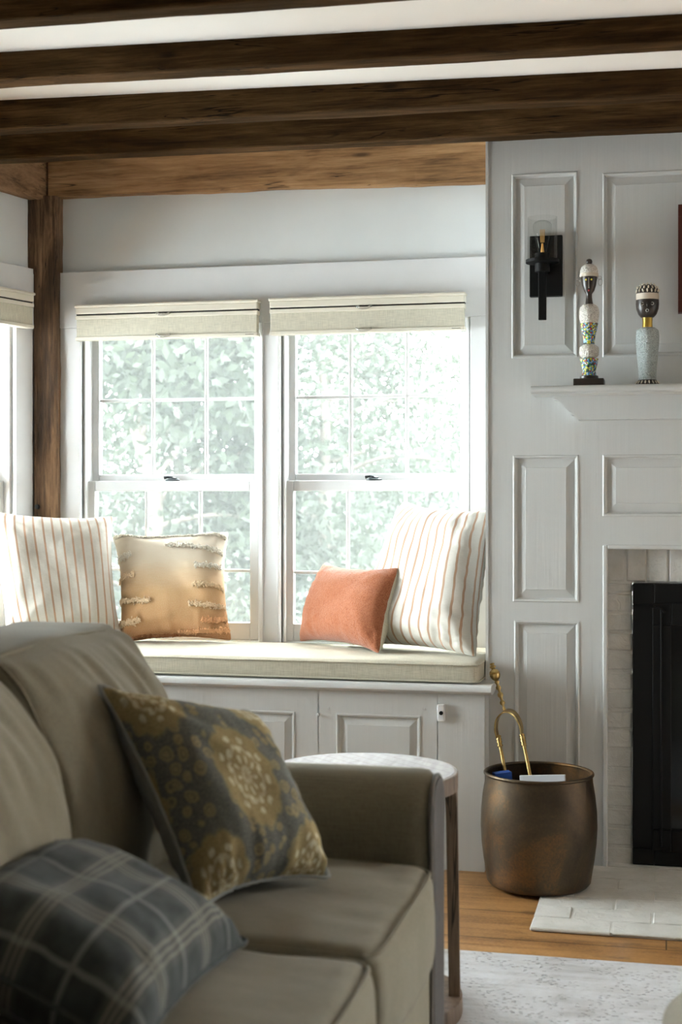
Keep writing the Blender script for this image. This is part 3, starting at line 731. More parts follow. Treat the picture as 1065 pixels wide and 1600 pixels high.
# ------------------------------------------------------------------ pillows (inflated two-sheet cloth)
def sim_pillow(W, H, T, n=40, seed=0, steps=140, stretch=1.0, press=1.0, edge_jit=0.0):
    rs = np.random.RandomState(seed)
    nx = n; ny = max(12, int(round(n * H / W)))
    u = np.linspace(-0.5, 0.5, nx); v = np.linspace(-0.5, 0.5, ny)
    U, V_ = np.meshgrid(u * W, v * H, indexing='ij')
    win = ((1 - (2 * U / W) ** 2).clip(0) * (1 - (2 * V_ / H) ** 2).clip(0)) ** 0.5
    sheets = []
    for sg in (-1, 1):
        P = np.stack([U, sg * (0.006 + 0.3 * T * win), V_], -1); P[..., 1] += rs.randn(nx, ny) * 0.0008 * (win > 0)
        sheets.append(P)
    for P in sheets:
        P[0, :, 1] = 0; P[-1, :, 1] = 0; P[:, 0, 1] = 0; P[:, -1, 1] = 0
    low = np.zeros((nx, ny))
    for k in range(6):
        fx, fz, ph = rs.uniform(2, 7), rs.uniform(2, 7), rs.uniform(0, 6)
        low += np.sin(U / W * fx * 3 + V_ / H * fz * 3 * (1 if k % 2 else -1) + ph)
    prev = [P.copy() for P in sheets]
    offs = [(1, 0), (0, 1), (1, 1), (1, -1), (2, 0), (0, 2)]
    dx, dz = W / (nx - 1), H / (ny - 1)
    cap = T / 2 * (1 + 0.06 * low / 3)
    for st in range(steps):
        for k, P in enumerate(sheets):
            vel = (P - prev[k]) * 0.90; prev[k] = P.copy()
            tx = np.gradient(P, axis=0); tz = np.gradient(P, axis=1); N = np.cross(tx, tz); N /= (np.linalg.norm(N, axis=-1, keepdims=True) + 1e-9)
            s = 1 if (N[nx // 2, ny // 2, 1] * (-1 if k == 0 else 1)) > 0 else -1
            P += vel + N * s * 0.00045 * press
        for it in range(7):
            for P in sheets:
                for (a, b_) in offs:
                    rest = math.hypot(a * dx, b_ * dz); stf = 0.5 if (a, b_) in ((1, 0), (0, 1)) else (0.32 if abs(a) == abs(b_) else 0.12)
                    for par in (0, 1):
                        if a > 0:
                            i0 = np.arange(par * a if a == 1 else par, nx - a, 2 if a == 1 else 2 * a)
                            if b_ == 0: A = (i0[:, None], np.arange(ny)[None, :]); B = (i0[:, None] + a, np.arange(ny)[None, :])
                            elif b_ > 0: A = (i0[:, None], np.arange(ny - 1)[None, :]); B = (i0[:, None] + a, np.arange(ny - 1)[None, :] + 1)
                            else: A = (i0[:, None], np.arange(1, ny)[None, :]); B = (i0[:, None] + a, np.arange(1, ny)[None, :] - 1)
                        else:
                            j0 = np.arange(par, ny - b_, 2 * b_); A = (np.arange(nx)[:, None], j0[None, :]); B = (np.arange(nx)[:, None], j0[None, :] + b_)
                        D = P[B] - P[A]; L = np.linalg.norm(D, axis=-1, keepdims=True) + 1e-9
                        diff = (L - rest) / L
                        if a == 2 or b_ == 2: diff = np.minimum(diff, 0) * 1.0          # bending: keep apart
                        else: diff = np.where(diff > 0, diff, diff * 0.55)
                        P[A] += D * diff * stf; P[B] -= D * diff * stf
                P[..., 1] = np.clip(P[..., 1], -cap, cap)
            F0, B0 = sheets
            for sl in ((0, slice(None)), (-1, slice(None)), (slice(None), 0), (slice(None), -1)):
                m_ = (F0[sl] + B0[sl]) * 0.5; F0[sl] = m_; B0[sl] = m_
    # light smoothing of interior
    for P in sheets:
        for _ in range(1):
            Q = P.copy(); Q[1:-1, 1:-1] = 0.55 * P[1:-1, 1:-1] + 0.1125 * (P[2:, 1:-1] + P[:-2, 1:-1] + P[1:-1, 2:] + P[1:-1, :-2]); P[:] = Q
    return sheets, U, V_
def pillow(name, W, H, T, corners, mats, seed=0, n=40, press=1.0, flip=1, sub=1, crease=1.0, fill=0.05, piping=None, deform=None, steps=140):
    """corners: BL, BR, TR, TL in world space; front faces the camera side"""
    (Fs, Bs), U, V_ = sim_pillow(W, H, T, n, seed, steps, press=press)
    nx, ny = U.shape
    rsd = np.random.RandomState(seed + 77); s_ = U / W + 0.5; t_ = V_ / H + 0.5
    tab = rsd.randn(12, 400); tab = sum(np.roll(tab, k, 1) for k in range(-6, 7)) / 3.6
    def n1(row, x): x = np.clip(x, 0, 0.999) * 398; i = x.astype(int); f = x - i; return tab[row][i] * (1 - f) + tab[row][np.minimum(i + 1, 399)] * f
    for k, P in enumerate((Fs, Bs)):
        sg = -1 if k == 0 else 1
        # gathers running in from the four seams, and folds fanning out of the corners
        c = n1(0 + k, s_) * np.exp(-(1 - t_) / 0.16) + n1(2 + k, s_) * np.exp(-t_ / 0.16) + n1(4 + k, t_) * np.exp(-s_ / 0.16) + n1(6 + k, t_) * np.exp(-(1 - s_) / 0.16)
        for q, (cx_, cy_) in enumerate(((0, 0), (1, 0), (1, 1), (0, 1))):
            dx_, dy_ = np.abs(s_ - cx_), np.abs(t_ - cy_); r_ = np.hypot(dx_, dy_); a_ = np.arctan2(dy_, dx_) / (np.pi / 2)
            c = c + 1.6 * n1((q * 2 + k) % 12, a_ * 0.35 + 0.3 * k) * np.exp(-r_ / 0.28) * np.minimum(1, r_ / 0.10)
        edge = np.minimum(1, 12 * np.minimum(np.minimum(s_, 1 - s_), np.minimum(t_, 1 - t_)))
        P[..., 1] += sg * c * edge * 0.0042 * crease
        P[..., 0] *= 1 + fill * (1 - (2 * t_ - 1) ** 2) ** 0.8; P[..., 2] *= 1 + fill * (1 - (2 * s_ - 1) ** 2) ** 0.8
    BL, BR, TR, TL = [np.array(c, float) for c in corners]
    ex = (BR + TR - BL - TL); ez = (TL + TR - BL - BR); nrm = np.cross(ex, ez); nrm /= np.linalg.norm(nrm)
    org = (BL + BR) / 2
    mxx = abs(Fs[[0, 0, -1, -1], [0, -1, 0, -1], 0]).mean(); mzz = abs(Fs[[0, 0, -1, -1], [0, -1, 0, -1], 2]).mean()
    def warp(P):
        s = P[..., 0] / (2 * mxx) + 0.5; t = P[..., 2] / (2 * mzz) + 0.5
        y = P[..., 1]
        if deform: s, t, y = deform(s, t, y)
        s = s[..., None]; t = t[..., None]
        Q = (1 - s) * (1 - t) * BL + s * (1 - t) * BR + s * t * TR + (1 - s) * t * TL
        return Q - y[..., None] * nrm * -1.0
    # local front is -y ; nrm points (ex x ez) = for x right, z up -> -y direction
    Fw, Bw = warp(Fs * np.array([1, -1, 1])), warp(Bs * np.array([1, -1, 1]))
    verts = []; idx = np.zeros((2, nx, ny), int); uvs = []
    for k, P in enumerate((Fw, Bw)):
        for i in range(nx):
            for j in range(ny):
                if k == 1 and (i in (0, nx - 1) or j in (0, ny - 1)): idx[k, i, j] = idx[0, i, j]; continue
                idx[k, i, j] = len(verts); verts.append(P[i, j] - org)
    faces = []; fm = []; fuv = []
    for k in (0, 1):
        for i in range(nx - 1):
            for j in range(ny - 1):
                q = [(i, j), (i + 1, j), (i + 1, j + 1), (i, j + 1)]
                if k: q = q[::-1]
                faces.append([idx[k][a] for a in q]); fm.append(k); fuv += [(U[a], V_[a]) for a in q]
    me = bpy.data.meshes.new(name); me.from_pydata([tuple(v) for v in verts], [], [[int(x) for x in f] for f in faces]); me.update()
    uvl = me.uv_layers.new(name='cloth')
    uvl.data.foreach_set('uv', np.array(fuv, float).ravel())
    for m_ in mats: me.materials.append(m_)
    me.polygons.foreach_set('material_index', [min(k, len(mats) - 1) for k in fm]); me.polygons.foreach_set('use_smooth', [True] * len(faces))
    o = bpy.data.objects.new(name, me); COL.objects.link(o); o.location = tuple(org)
    sm = o.modifiers.new('subdivision', 'SUBSURF'); sm.levels = sub; sm.render_levels = sub
    if piping:
        per = [Fw[i, 0] for i in range(nx)] + [Fw[-1, j] for j in range(1, ny)] + [Fw[i, -1] for i in range(nx - 2, -1, -1)] + [Fw[0, j] for j in range(ny - 2, 0, -1)]
        b = NB(); tube(b, [Vector(tuple(p)) for p in per], 0.0035, 8, closed=True); obj('piping', b, piping, o, smooth=180)
    return o, (Fw, Bw)

def stripe_mat():
    m = NT('cream_striped_linen', 0.95, spec=0.1); v = m.coord('UV'); s = m.sep(v)
    per = 0.0345
    fx = m.math('FRACT', m.math('ADD', m.math('DIVIDE', s[0], per), 50.3)); dd = m.math('ABSOLUTE', m.math('SUBTRACT', fx, 0.5))
    wob = m.math('MULTIPLY', m.math('SUBTRACT', m.noise(m.coord('UV', (800, 12, 1)), 1, 2), 0.5), 0.05); dd = m.math('ADD', dd, wob)
    fac = m.ramp(dd, [(0.085, 1.0), (0.115, 0.0)])
    ln = m.ramp(m.math('ABSOLUTE', m.math('SUBTRACT', dd, 0.0)), [(0.012, 0.35), (0.03, 0.0)])
    wv = m.noise(m.coord('UV', (60, 900, 1)), 1, 2); tone = m.ramp(wv, [(0.3, (0.63, 0.60, 0.535)), (0.7, (0.71, 0.68, 0.62))])
    col = m.mix(fac, tone, (0.44, 0.265, 0.17)); col = m.mix(ln, col, (0.72, 0.58, 0.45))
    m.color(col); m.b.inputs['Sheen Weight'].default_value = 0.2
    th = m.math('MULTIPLY', m.math('SINE', m.math('MULTIPLY', s[0], 4500)), m.math('SINE', m.math('MULTIPLY', s[1], 4500)))
    b1 = m.bump(th, 0.15, 0.0006); m.bump(m.noise(m.coord('UV', (1, 1, 1)), 40, 4), 0.35, 0.004, b1)
    m.b.inputs['Subsurface Weight'].default_value = 0.0
    return m.m
M['stripe'] = stripe_mat()
def bouclemat():
    m = NT('terracotta_boucle', 0.95, spec=0.1); v = m.coord('UV')
    vo = m.n('ShaderNodeTexVoronoi'); vo.inputs['Scale'].default_value = 330; m.l(v, vo.inputs['Vector'])
    m.color(m.ramp(vo.outputs['Distance'], [(0.0, (0.44, 0.165, 0.080)), (0.7, (0.30, 0.097, 0.043))])); m.b.inputs['Sheen Weight'].default_value = 0.3
    b1 = m.bump(m.math('SUBTRACT', 1.0, vo.outputs['Distance']), 0.8, 0.002); m.bump(m.noise(v, 60, 4), 0.4, 0.003, b1)
    return m.m
M['terra'] = bouclemat()
M['cream'] = fabric('cream_cotton', (0.66, 0.62, 0.50), coordk='UV', weave=2500, bump=0.15)
def ochremat():
    m = NT('ochre_ombre_weave', 0.95, spec=0.1); v = m.coord('UV'); s = m.sep(v)
    nz = m.noise(m.coord('UV', (25, 500, 1)), 1, 4, 0.7)
    t = m.math('ADD', m.math('DIVIDE', s[1], 0.40), 0.5); t2 = m.math('ADD', t, m.math('MULTIPLY', m.math('SUBTRACT', nz, 0.5), 0.22))
    col = m.ramp(t2, [(0.0, (0.40, 0.17, 0.065)), (0.15, (0.53, 0.28, 0.12)), (0.40, (0.64, 0.40, 0.20)), (0.55, (0.74, 0.55, 0.36)), (0.66, (0.76, 0.65, 0.51)), (1.0, (0.82, 0.745, 0.64))])
    spk = m.noise(m.coord('UV', (300, 700, 1)), 1, 2); col = m.mix(m.ramp(spk, [(0.45, 0.0), (0.7, 0.35)]), col, (0.82, 0.72, 0.56))
    m.color(col)
    th = m.math('MULTIPLY', m.math('SINE', m.math('MULTIPLY', s[0], 2000)), m.math('SINE', m.math('MULTIPLY', s[1], 2000))); b1 = m.bump(th, 0.5, 0.0015); m.bump(nz, 0.35, 0.003, b1)
    return m.m
M['ochre'] = ochremat()

ZC = cz1 - 0.001
V3 = lambda x, y, z: Vector((x, y, z))
GP = None
# left striped pillow in the corner
BL, BR = V3(-2.14, 4.32, ZC + 0.006), V3(PX(192, 4.47), 4.47, ZC + 0.006)
TL, TR = at(-28, 795, 4.78), at(177, 806, 4.86)
o, _ = pillow('throw_pillow', 0.52, 0.50, 0.17, (BL, BR, TR, TL), [M['stripe']], seed=11, n=48, press=1.0)
tag(o, 'big cream pillow with thin tan stripes at the left end of the window seat', 'pillow', 'striped pillows on the window seat')
# ochre pillow with tufts
BL, BR = at(186, 1006, 4.76), at(362, 1001, 4.70)
TL, TR = at(176, 836, 4.93), at(357, 830, 4.88)
po_, (Fo, Bo) = pillow('throw_pillow', 0.42, 0.40, 0.15, (BL, BR, TR, TL), [M['ochre']], seed=4, n=40, press=0.9)
tag(po_, 'square ochre to cream ombre pillow with shaggy tuft rows, leaning on the window', 'pillow')
def frontpt(Fw, s, t):
    nx, ny = Fw.shape[:2]; i = int(np.clip(s, 0, 1) * (nx - 1)); j = int(np.clip(t, 0, 1) * (ny - 1)); return Fw[i, j]
def tuft_row(Fw, s0, s1, t, seed, colr, hgt=0.012, dens=1.0, name='tuft_row'):
    rnd = random.Random(seed); bm = NB(); nx, ny = Fw.shape[:2]
    cen = Fw[nx // 2, ny // 2]
    nr = np.cross(Fw[-1, ny // 2] - Fw[0, ny // 2], Fw[nx // 2, -1] - Fw[nx // 2, 0]); nr /= np.linalg.norm(nr); nr = Vector(tuple(nr))
    if nr.y > 0: nr = -nr
    N = int(260 * (s1 - s0) * dens * 2.4)
    up = Vector((0, 0, 1))
    for k in range(N):
        s = rnd.uniform(s0, s1); tt = t + rnd.gauss(0, 0.010) + 0.012 * math.sin(s * 9 + seed)
        fx, fz = s * (nx - 1), max(0, min(1, tt)) * (ny - 1); i, j = int(min(fx, nx - 2)), int(min(fz, ny - 2)); a, c = fx - i, fz - j
        p = (1 - a) * (1 - c) * Fw[i, j] + a * (1 - c) * Fw[i + 1, j] + (1 - a) * c * Fw[i, j + 1] + a * c * Fw[i + 1, j + 1]
        p = Vector(tuple(p)) + nr * rnd.uniform(0.002, hgt * 0.75)
        rot = Matrix.Rotation(rnd.uniform(0, 3.14), 4, 'Y') @ Matrix.Rotation(rnd.uniform(-0.7, 0.7), 4, 'X')
        bmesh.ops.create_icosphere(bm, subdivisions=1, radius=1.0, matrix=Matrix.Translation(p) @ rot @ Matrix.Diagonal((0.0022, 0.0030, 0.0058, 1)))
    ym = NT('tuft_yarn_%d' % seed, 0.95, spec=0.1); yv = ym.coord(); ym.color(ym.ramp(ym.noise(yv, 90), [(0.3, tuple(c * 0.9 for c in colr)), (0.7, colr)])); m = ym.m
    obj(name, bm, m, po_, smooth=180)
CT, CB, CM = (0.90, 0.84, 0.74), (0.80, 0.46, 0.25), (0.90, 0.70, 0.48)
for a in [(0.02, 0.45, 0.935, 1, CT), (0.45, 0.99, 0.93, 2, CT), (0.50, 0.97, 0.77, 3, CT), (0.05, 0.22, 0.72, 4, CT), (0.72, 0.95, 0.61, 5, CT), (0.01, 0.24, 0.53, 6, CM), (0.70, 0.98, 0.44, 7, CM),
          (0.01, 0.36, 0.34, 8, CM), (0.66, 0.98, 0.29, 9, CM), (0.75, 0.98, 0.18, 10, CB), (0.01, 0.26, 0.17, 11, CM), (0.55, 0.99, 0.07, 12, CB), (0.10, 0.55, 0.015, 13, (0.40, 0.18, 0.08))]:
    tuft_row(Fo, *a)
# terracotta lumbar pillow
BL, BR = at(467, 1003, 4.73), at(592, 1022, 4.38)
TL, TR = at(507, 878, 4.84), at(622, 886, 4.47)
BL.z = max(BL.z, ZC + 0.003); BR.z = max(BR.z, ZC + 0.003)
def sagT(s, t, y): return s, t - 0.06 * np.sin(np.pi * s) * t, y
o, _ = pillow('throw_pillow', 0.46, 0.31, 0.13, (BL, BR, TR, TL), [M['terra'], M['cream']], seed=8, n=42, press=0.9)
tag(o, 'small terracotta boucle lumbar pillow with a cream back, leaning on a striped pillow', 'pillow')
# right striped pillow
BL, BR = V3(-1.02, 4.52, ZC + 0.004), at(744, 1030, 4.29)
BR.z = ZC + 0.004
TL, TR = at(630, 782, 4.66), at(765, 797, 4.37)
o, _ = pillow('throw_pillow', 0.52, 0.55, 0.17, (BL, BR, TR, TL), [M['stripe']], seed=15, n=50, press=1.0)
tag(o, 'tall cream pillow with thin tan stripes propped in the right end of the window seat', 'pillow', 'striped pillows on the window seat')

# ------------------------------------------------------------------ blinds
M['blind'] = fabric('beige_shade_fabric', (0.66, 0.62, 0.50), weave=2500, bump=0.1, mottle=0.02, sheen=0)
M['blindrail'] = plain('cream_shade_rail', (0.74, 0.69, 0.58), 0.45, var=0.02)
clearm = NT('clear_plastic', 0.08); clearm.b.inputs['Transmission Weight'].default_value = 0.9; clearm.color((0.95, 0.95, 0.93)); M['clear'] = clearm.m
M['ink'] = plain('grey_print', (0.25, 0.22, 0.18), 0.7)
def blind(T, x0, x1, zt, label):
    """T maps (x, out, z) with out=distance in front of the casing"""
    ctr = T((x0 + x1) / 2, 0.02, zt - 0.065)
    r = tag(empty('roller_shade', ctr), label, 'window shade', 'cream shades at the tops of the windows')
    def bx(name, rows, mat, par=r, bev=0.002):
        bm = NB()
        for (a, c, o0, o1, z0, z1) in rows:
            vs = box(bm, a, c, o0, o1, z0, z1)
            for v in vs: v.co = T(v.co.x, v.co.y, v.co.z)
        bmesh.ops.recalc_face_normals(bm, faces=bm.faces)
        return obj(name, bm, mat, par, bevel=bev)
    bx('head_rail', [(x0, x1, 0.0, 0.045, zt - 0.010, zt), (x0 + 0.003, x1 - 0.003, 0.0, 0.040, zt - 0.032, zt - 0.009)], M['blindrail'], bev=0.004)
    bx('gap_shade', [(x0 + 0.004, x1 - 0.004, 0.008, 0.034, zt - 0.036, zt - 0.030)], M['black'])  # black strip painted in for the shaded gap under the head rail
    bx('middle_rail', [(x0 + 0.003, x1 - 0.003, 0.004, 0.040, zt - 0.051, zt - 0.037)], M['blindrail'])
    bx('shade_fabric', [(x0 + 0.006, x1 - 0.006, 0.008, 0.036, zt - 0.112, zt - 0.050)], M['blind'])
    br_ = bx('bottom_rail', [(x0 + 0.003, x1 - 0.003, 0.004, 0.040, zt - 0.123, zt - 0.111)], M['blindrail'])
    xm = (x0 + x1) / 2 - 0.005
    for zc in (zt - 0.039, zt - 0.113):
        bm = NB()
        pts = [T(xm - 0.026, 0.041, zc + 0.004), T(xm - 0.013, 0.047, zc - 0.003), T(xm, 0.049, zc - 0.005), T(xm + 0.013, 0.047, zc - 0.003), T(xm + 0.026, 0.041, zc + 0.004)]
        tube(bm, smoothpath(pts, 5), 0.0038, 8); obj('pull_tab', bm, M['clear'], r, smooth=180)
    bx('printed_mark', [(x1 - 0.045 + i * 0.005, x1 - 0.0415 + i * 0.005, 0.040, 0.0403, zt - 0.119, zt - 0.116) for i in range(6)], M['ink'], br_, 0)
    return r
TW = lambda x, o, z: Vector((x, YW - o - 0.004, z))
Yb = YW - 0.045
blind(TW, PX(116, Yb), PX(403, Yb), onY(260, 472, Yb).z, 'cream shade pulled up above the left window of the pair')
blind(TW, PX(419, Yb), PX(727, Yb), onY(573, 461, Yb).z, 'cream shade pulled up above the right window of the pair')
TLf = lambda s, o, z: LM @ Vector((s, -(o + 0.004) * OY, z))
blind(TLf, 0.085, 0.82, onY(20, 464, 4.5).z + 0.012, 'cream shade above the window on the left side wall, cut off by the picture')

# ------------------------------------------------------------------ wall sconce
sc_Y = YF - 0.0005
sr = tag(empty('wall_sconce', onY(850, 415, YF)), 'black wall sconce with clear glass cylinder and filament bulb on the white panelling', 'sconce')
p0 = onY(827, 464, YF - 0.02); p1 = onY(878, 367, YF - 0.02)
b = NB(); box(b, p0.x, p1.x, YF - 0.022, YF - 0.0005, p0.z, p1.z); obj('backplate', b, M['black'], sr, bevel=0.002)
Ya = YF - 0.085
c = onY(847, 410, Ya); cx, cz = c.x, c.z; pxm = 4.2 / F
q = lambda py: onY(847, py, Ya).z
b = NB(); MT = Matrix.Translation((cx, Ya, 0))
lathe(b, [(0.0, q(425)), (0.022, q(425)), (0.022, q(412)), (0.049, q(411)), (0.049, q(406)), (0.022, q(406)), (0.022, q(396)), (0.016, q(396))], 32, MT); 
box(b, cx - 0.012, cx + 0.012, Ya, YF - 0.02, q(425), q(414)); obj('socket_cup', b, M['black'], sr, smooth=40)
b = NB(); tp, bt = onY(847, 420, Ya), onY(849, 500, Ya)
box(b, cx - 0.0115, cx + 0.0115, Ya - 0.008, Ya + 0.008, bt.z, q(424)); obj('stem', b, M['black'], sr, bevel=0.002)
cg = NT('clear_lamp_glass'); t1 = cg.n('ShaderNodeBsdfTransparent'); t1.inputs[0].default_value = (0.975, 0.98, 0.975, 1); g1 = cg.n('ShaderNodeBsdfGlossy'); g1.inputs['Roughness'].default_value = 0.03
lw = cg.n('ShaderNodeLayerWeight'); lw.inputs[0].default_value = 0.25; m1 = cg.n('ShaderNodeMixShader'); cg.l(cg.math('MULTIPLY', cg.math('POWER', lw.outputs['Facing'], 2.0), 0.55), m1.inputs[0]); cg.l(t1.outputs[0], m1.inputs[1]); cg.l(g1.outputs[0], m1.inputs[2]); cg.l(m1.outputs[0], cg.out.inputs[0]); M['lampglass'] = cg.m
b = NB(); rg = 0.0435; lathe(b, [(rg, q(406)), (rg, q(340)), (rg - 0.002, q(340)), (rg - 0.002, q(406))], 40, MT, cap=False); obj('glass_shade', b, M['lampglass'], sr, smooth=50)
b = NB(); z0_, z1_ = q(396), q(344); hh = z1_ - z0_
lathe(b, [(0.012, z0_), (0.0135, z0_ + hh * 0.08), (0.017, z0_ + hh * .25), (0.022, z0_ + hh * .5), (0.0275, z0_ + hh * .72), (0.028, z0_ + hh * .84), (0.023, z0_ + hh * .93), (0.012, z0_ + hh * .985), (0.0005, z1_)], 32, MT, cap=False); bulb = obj('bulb', b, M['lampglass'], sr, smooth=180)
fm_ = NT('filament_amber', 0.4); fm_.color((0.75, 0.42, 0.12)); M['fil'] = fm_.m
b = NB()
for dxx in (-0.006, -0.002, 0.002, 0.006): tube(b, [Vector((cx + dxx * 0.8, Ya, z0_ + hh * .33)), Vector((cx + dxx, Ya, z0_ + hh * .72))], 0.0011, 6)
tube(b, [Vector((cx, Ya, z0_)), Vector((cx, Ya, z0_ + hh * .3))], [0.006, 0.0025], 8); obj('filament', b, M['fil'], bulb, smooth=60)

# ------------------------------------------------------------------ picture at the right edge
pa, pb = onY(1059, 488, YF - 0.04), onY(1059, 320, YF - 0.04)
pr_ = tag(empty('framed_picture', (pa.x + 0.3, YF - 0.02, (pa.z + pb.z) / 2)), 'dark red-brown framed picture hanging above the mantel at the right edge of the photo', 'picture')
M['frame'] = wood('mahogany_frame', (0.02, 0.004, 0.003), (0.055, 0.012, 0.008), (0.09, 0.022, 0.014), 'Z', knots=False, rough=0.4)
M['canvas'] = plain('dark_canvas', (0.05, 0.045, 0.04), 0.8)
b = NB(); holed(b, pa.x, pa.x + 0.7, pa.z, pb.z, YF - 0.045, YF - 0.0005, [(pa.x + 0.035, pa.x + 0.665, pa.z + 0.035, pb.z - 0.035)]); obj('frame', b, M['frame'], pr_, bevel=0.001)
b = NB(); box(b, pa.x + 0.034, pa.x + 0.666, YF - 0.03, YF - 0.01, pa.z + 0.034, pb.z - 0.034); obj('canvas', b, M['canvas'], pr_)

# ------------------------------------------------------------------ beaded figures on the mantel
def beads(name, cols, scale, bump=0.8, gap=(0.02, 0.02, 0.02)):
    m = NT(name, 0.4, spec=0.5); v = m.coord()
    vo = m.n('ShaderNodeTexVoronoi'); vo.inputs['Scale'].default_value = scale; m.l(v, vo.inputs['Vector'])
    sp = m.n('ShaderNodeSeparateColor'); m.l(vo.outputs['Color'], sp.inputs[0])
    n = len(cols); col = m.ramp(sp.outputs[0], [(i / n, c) for i, c in enumerate(cols)], 'CONSTANT')
    col = m.mix(m.ramp(vo.outputs['Distance'], [(0.55, 0.0), (0.75, 0.7)]), col, gap)
    m.color(col); m.bump(m.math('SUBTRACT', 1.0, vo.outputs['Distance']), bump, 0.003); return m.m
M['wbead'] = beads('white_beads', [(0.74, 0.70, 0.64), (0.66, 0.62, 0.56)], 300, 0.8, (0.35, 0.32, 0.28))
M['cbead'] = beads('coloured_beads', [(0.015, 0.03, 0.02), (0.75, 0.62, 0.03), (0.10, 0.30, 0.62), (0.60, 0.68, 0.55), (0.02, 0.02, 0.03), (0.05, 0.35, 0.10), (0.45, 0.03, 0.03), (0.25, 0.50, 0.75), (0.6, 0.6, 0.05)], 230, 0.6)
M['gbead'] = beads('pale_grey_beads', [(0.50, 0.55, 0.54), (0.42, 0.47, 0.46)], 330, 0.9, (0.25, 0.28, 0.27))
M['ebony'] = plain('dark_ebony', (0.028, 0.020, 0.015), 0.35, var=0.3, scale=30)
M['band'] = plain('cream_band', (0.60, 0.52, 0.42), 0.7)
M['brassneck'] = plain('neck_brass', (0.62, 0.42, 0.10), 0.3, 1.0)
M['silver'] = plain('silver_wire', (0.42, 0.40, 0.37), 0.4, 0.5)
M['yellow'] = plain('yellow_bead', (0.7, 0.6, 0.05), 0.4)
M['redb'] = plain('red_bead', (0.45, 0.03, 0.03), 0.4)
M['cowrie'] = plain('cowrie_shell', (0.68, 0.62, 0.50), 0.35)
Ys = YF - 0.09
def fig(px_c, items, parent, sq=1.0):
    """items: (name, mat, [(halfwidth px, py) ...])"""
    out = {}
    cxx = onY(px_c, 500, Ys).x; kk = (Ys / (CA + (px_c - CX) / F * SA)) / F
    for name, mat, prof in items:
        b = NB(); lathe(b, [(hw * kk, onY(px_c, py, Ys).z) for hw, py in sorted(prof, key=lambda t: -t[1])], 40, Matrix.Translation((cxx, Ys, 0)), squash=(1, sq))
        out[name] = obj(name, b, mat, parent, smooth=50)
    return cxx, kk, out
zsh = mz1 + 0.0001
f1 = tag(empty('beaded_figure', (onY(920, 500, Ys).x, Ys, zsh)), 'tall slim beaded figure with wire hoop earrings on a square black base on the mantel', 'figurine')
ybase = HY - (zsh - HC) * F / (Ys / (CA + (920 - CX) / F * SA))     # picture row of the shelf top under the figures
o1 = ybase - 602.0
def sh(pr): return [(h, y + o1) for h, y in pr]
cx1, k1, P1 = fig(920, [
    ('lower_torso', M['wbead'], sh([(10, 557), (14.5, 553), (15.3, 546), (14.5, 540), (9, 536)])),
    ('beaded_skirt', M['cbead'], sh([(14.5, 558), (12.5, 568), (10, 578), (11, 583), (13, 586)])),
    ('upper_torso', M['wbead'], sh([(13, 503), (15, 495), (15.5, 485), (14, 478), (10, 474), (4, 472.5)])),
    ('beaded_waist', M['cbead'], sh([(14, 503), (11.5, 515), (9, 527), (8.5, 535)])),
    ('foot', M['ebony'], sh([(14, 585), (14.5, 589), (13, 591.5)])),
    ('cap', M['wbead'], sh([(14, 428.5), (14, 421), (12, 415), (8, 411.5), (3, 410)])),
    ('cap_band', M['band'], sh([(14.3, 430.5), (14.5, 427), (14.2, 425)])),
    ('cap_knob', M['ebony'], sh([(1, 411), (4, 409.5), (5, 406.5), (4, 403.2), (1.5, 402)])),
    ('head', M['ebony'], sh([(6, 472.5), (4.5, 462), (4.5, 457), (8, 452), (11, 443), (12.5, 433), (12.5, 430)]))], f1)
b = NB(); z_ = onY(920, 591 + o1, Ys).z; box(b, cx1 - 23 * k1, cx1 + 23.5 * k1, Ys - 0.045, Ys + 0.04, zsh, z_ + 0.001); obj('base', b, M['ebony'], f1, bevel=0.002)
hd = P1['head']; zf = lambda y: onY(920, y + o1, Ys).z
def sphere(bm, c, r, sx=1, sy=1, sz=1):
    bmesh.ops.create_icosphere(bm, subdivisions=2, radius=r, matrix=Matrix.Translation(c) @ Matrix.Diagonal((sx, sy, sz, 1)))
b = NB()
for s_ in (-1, 1): sphere(b, Vector((cx1 + s_ * 4.2 * k1, Ys - 11.2 * k1, zf(436))), 1.5 * k1)
obj('eye', b, M['yellow'], hd, smooth=180)
b = NB(); box(b, cx1 - 0.7 * k1, cx1 + 0.7 * k1, Ys - 13.2 * k1, Ys - 9 * k1, zf(449), zf(433)); obj('nose', b, M['silver'], hd)
b = NB(); sphere(b, Vector((cx1, Ys - 9.3 * k1, zf(452.5))), 1.6 * k1); obj('mouth', b, M['redb'], hd, smooth=180)
for s_ in (-1, 1):
    b = NB(); cc = Vector((cx1 + s_ * 16 * k1, Ys, zf(432)))
    tube(b, [cc + Vector((math.cos(a) * 2.8 * k1, 0, math.sin(a) * 2.8 * k1)) for a in np.linspace(0, 2 * math.pi, 16, endpoint=False)], 0.5 * k1, 6, closed=True)
    cc = Vector((cx1 + s_ * 17.2 * k1, Ys - 0.002, zf(439)))
    tube(b, [cc + Vector((math.cos(a) * 3.4 * k1, 0, math.sin(a) * 5.0 * k1)) for a in np.linspace(0, 2 * math.pi, 20, endpoint=False)], 0.45 * k1, 6, closed=True)
    tube(b, [Vector((cx1 + s_ * 12 * k1, Ys, zf(432))), Vector((cx1 + s_ * 14 * k1, Ys, zf(432)))], 0.8 * k1, 6)
    obj('earring', b, M['silver'], f1, smooth=180)
f2 = tag(empty('beaded_figure', (onY(1011, 500, Ys).x, Ys, zsh)), 'short pale grey beaded figure with cowrie hair and a brass neck on the mantel', 'figurine')
dd2 = Ys / (CA + (1011 - CX) / F * SA); o2 = (HY - (zsh - HC) * F / dd2) - 600.5
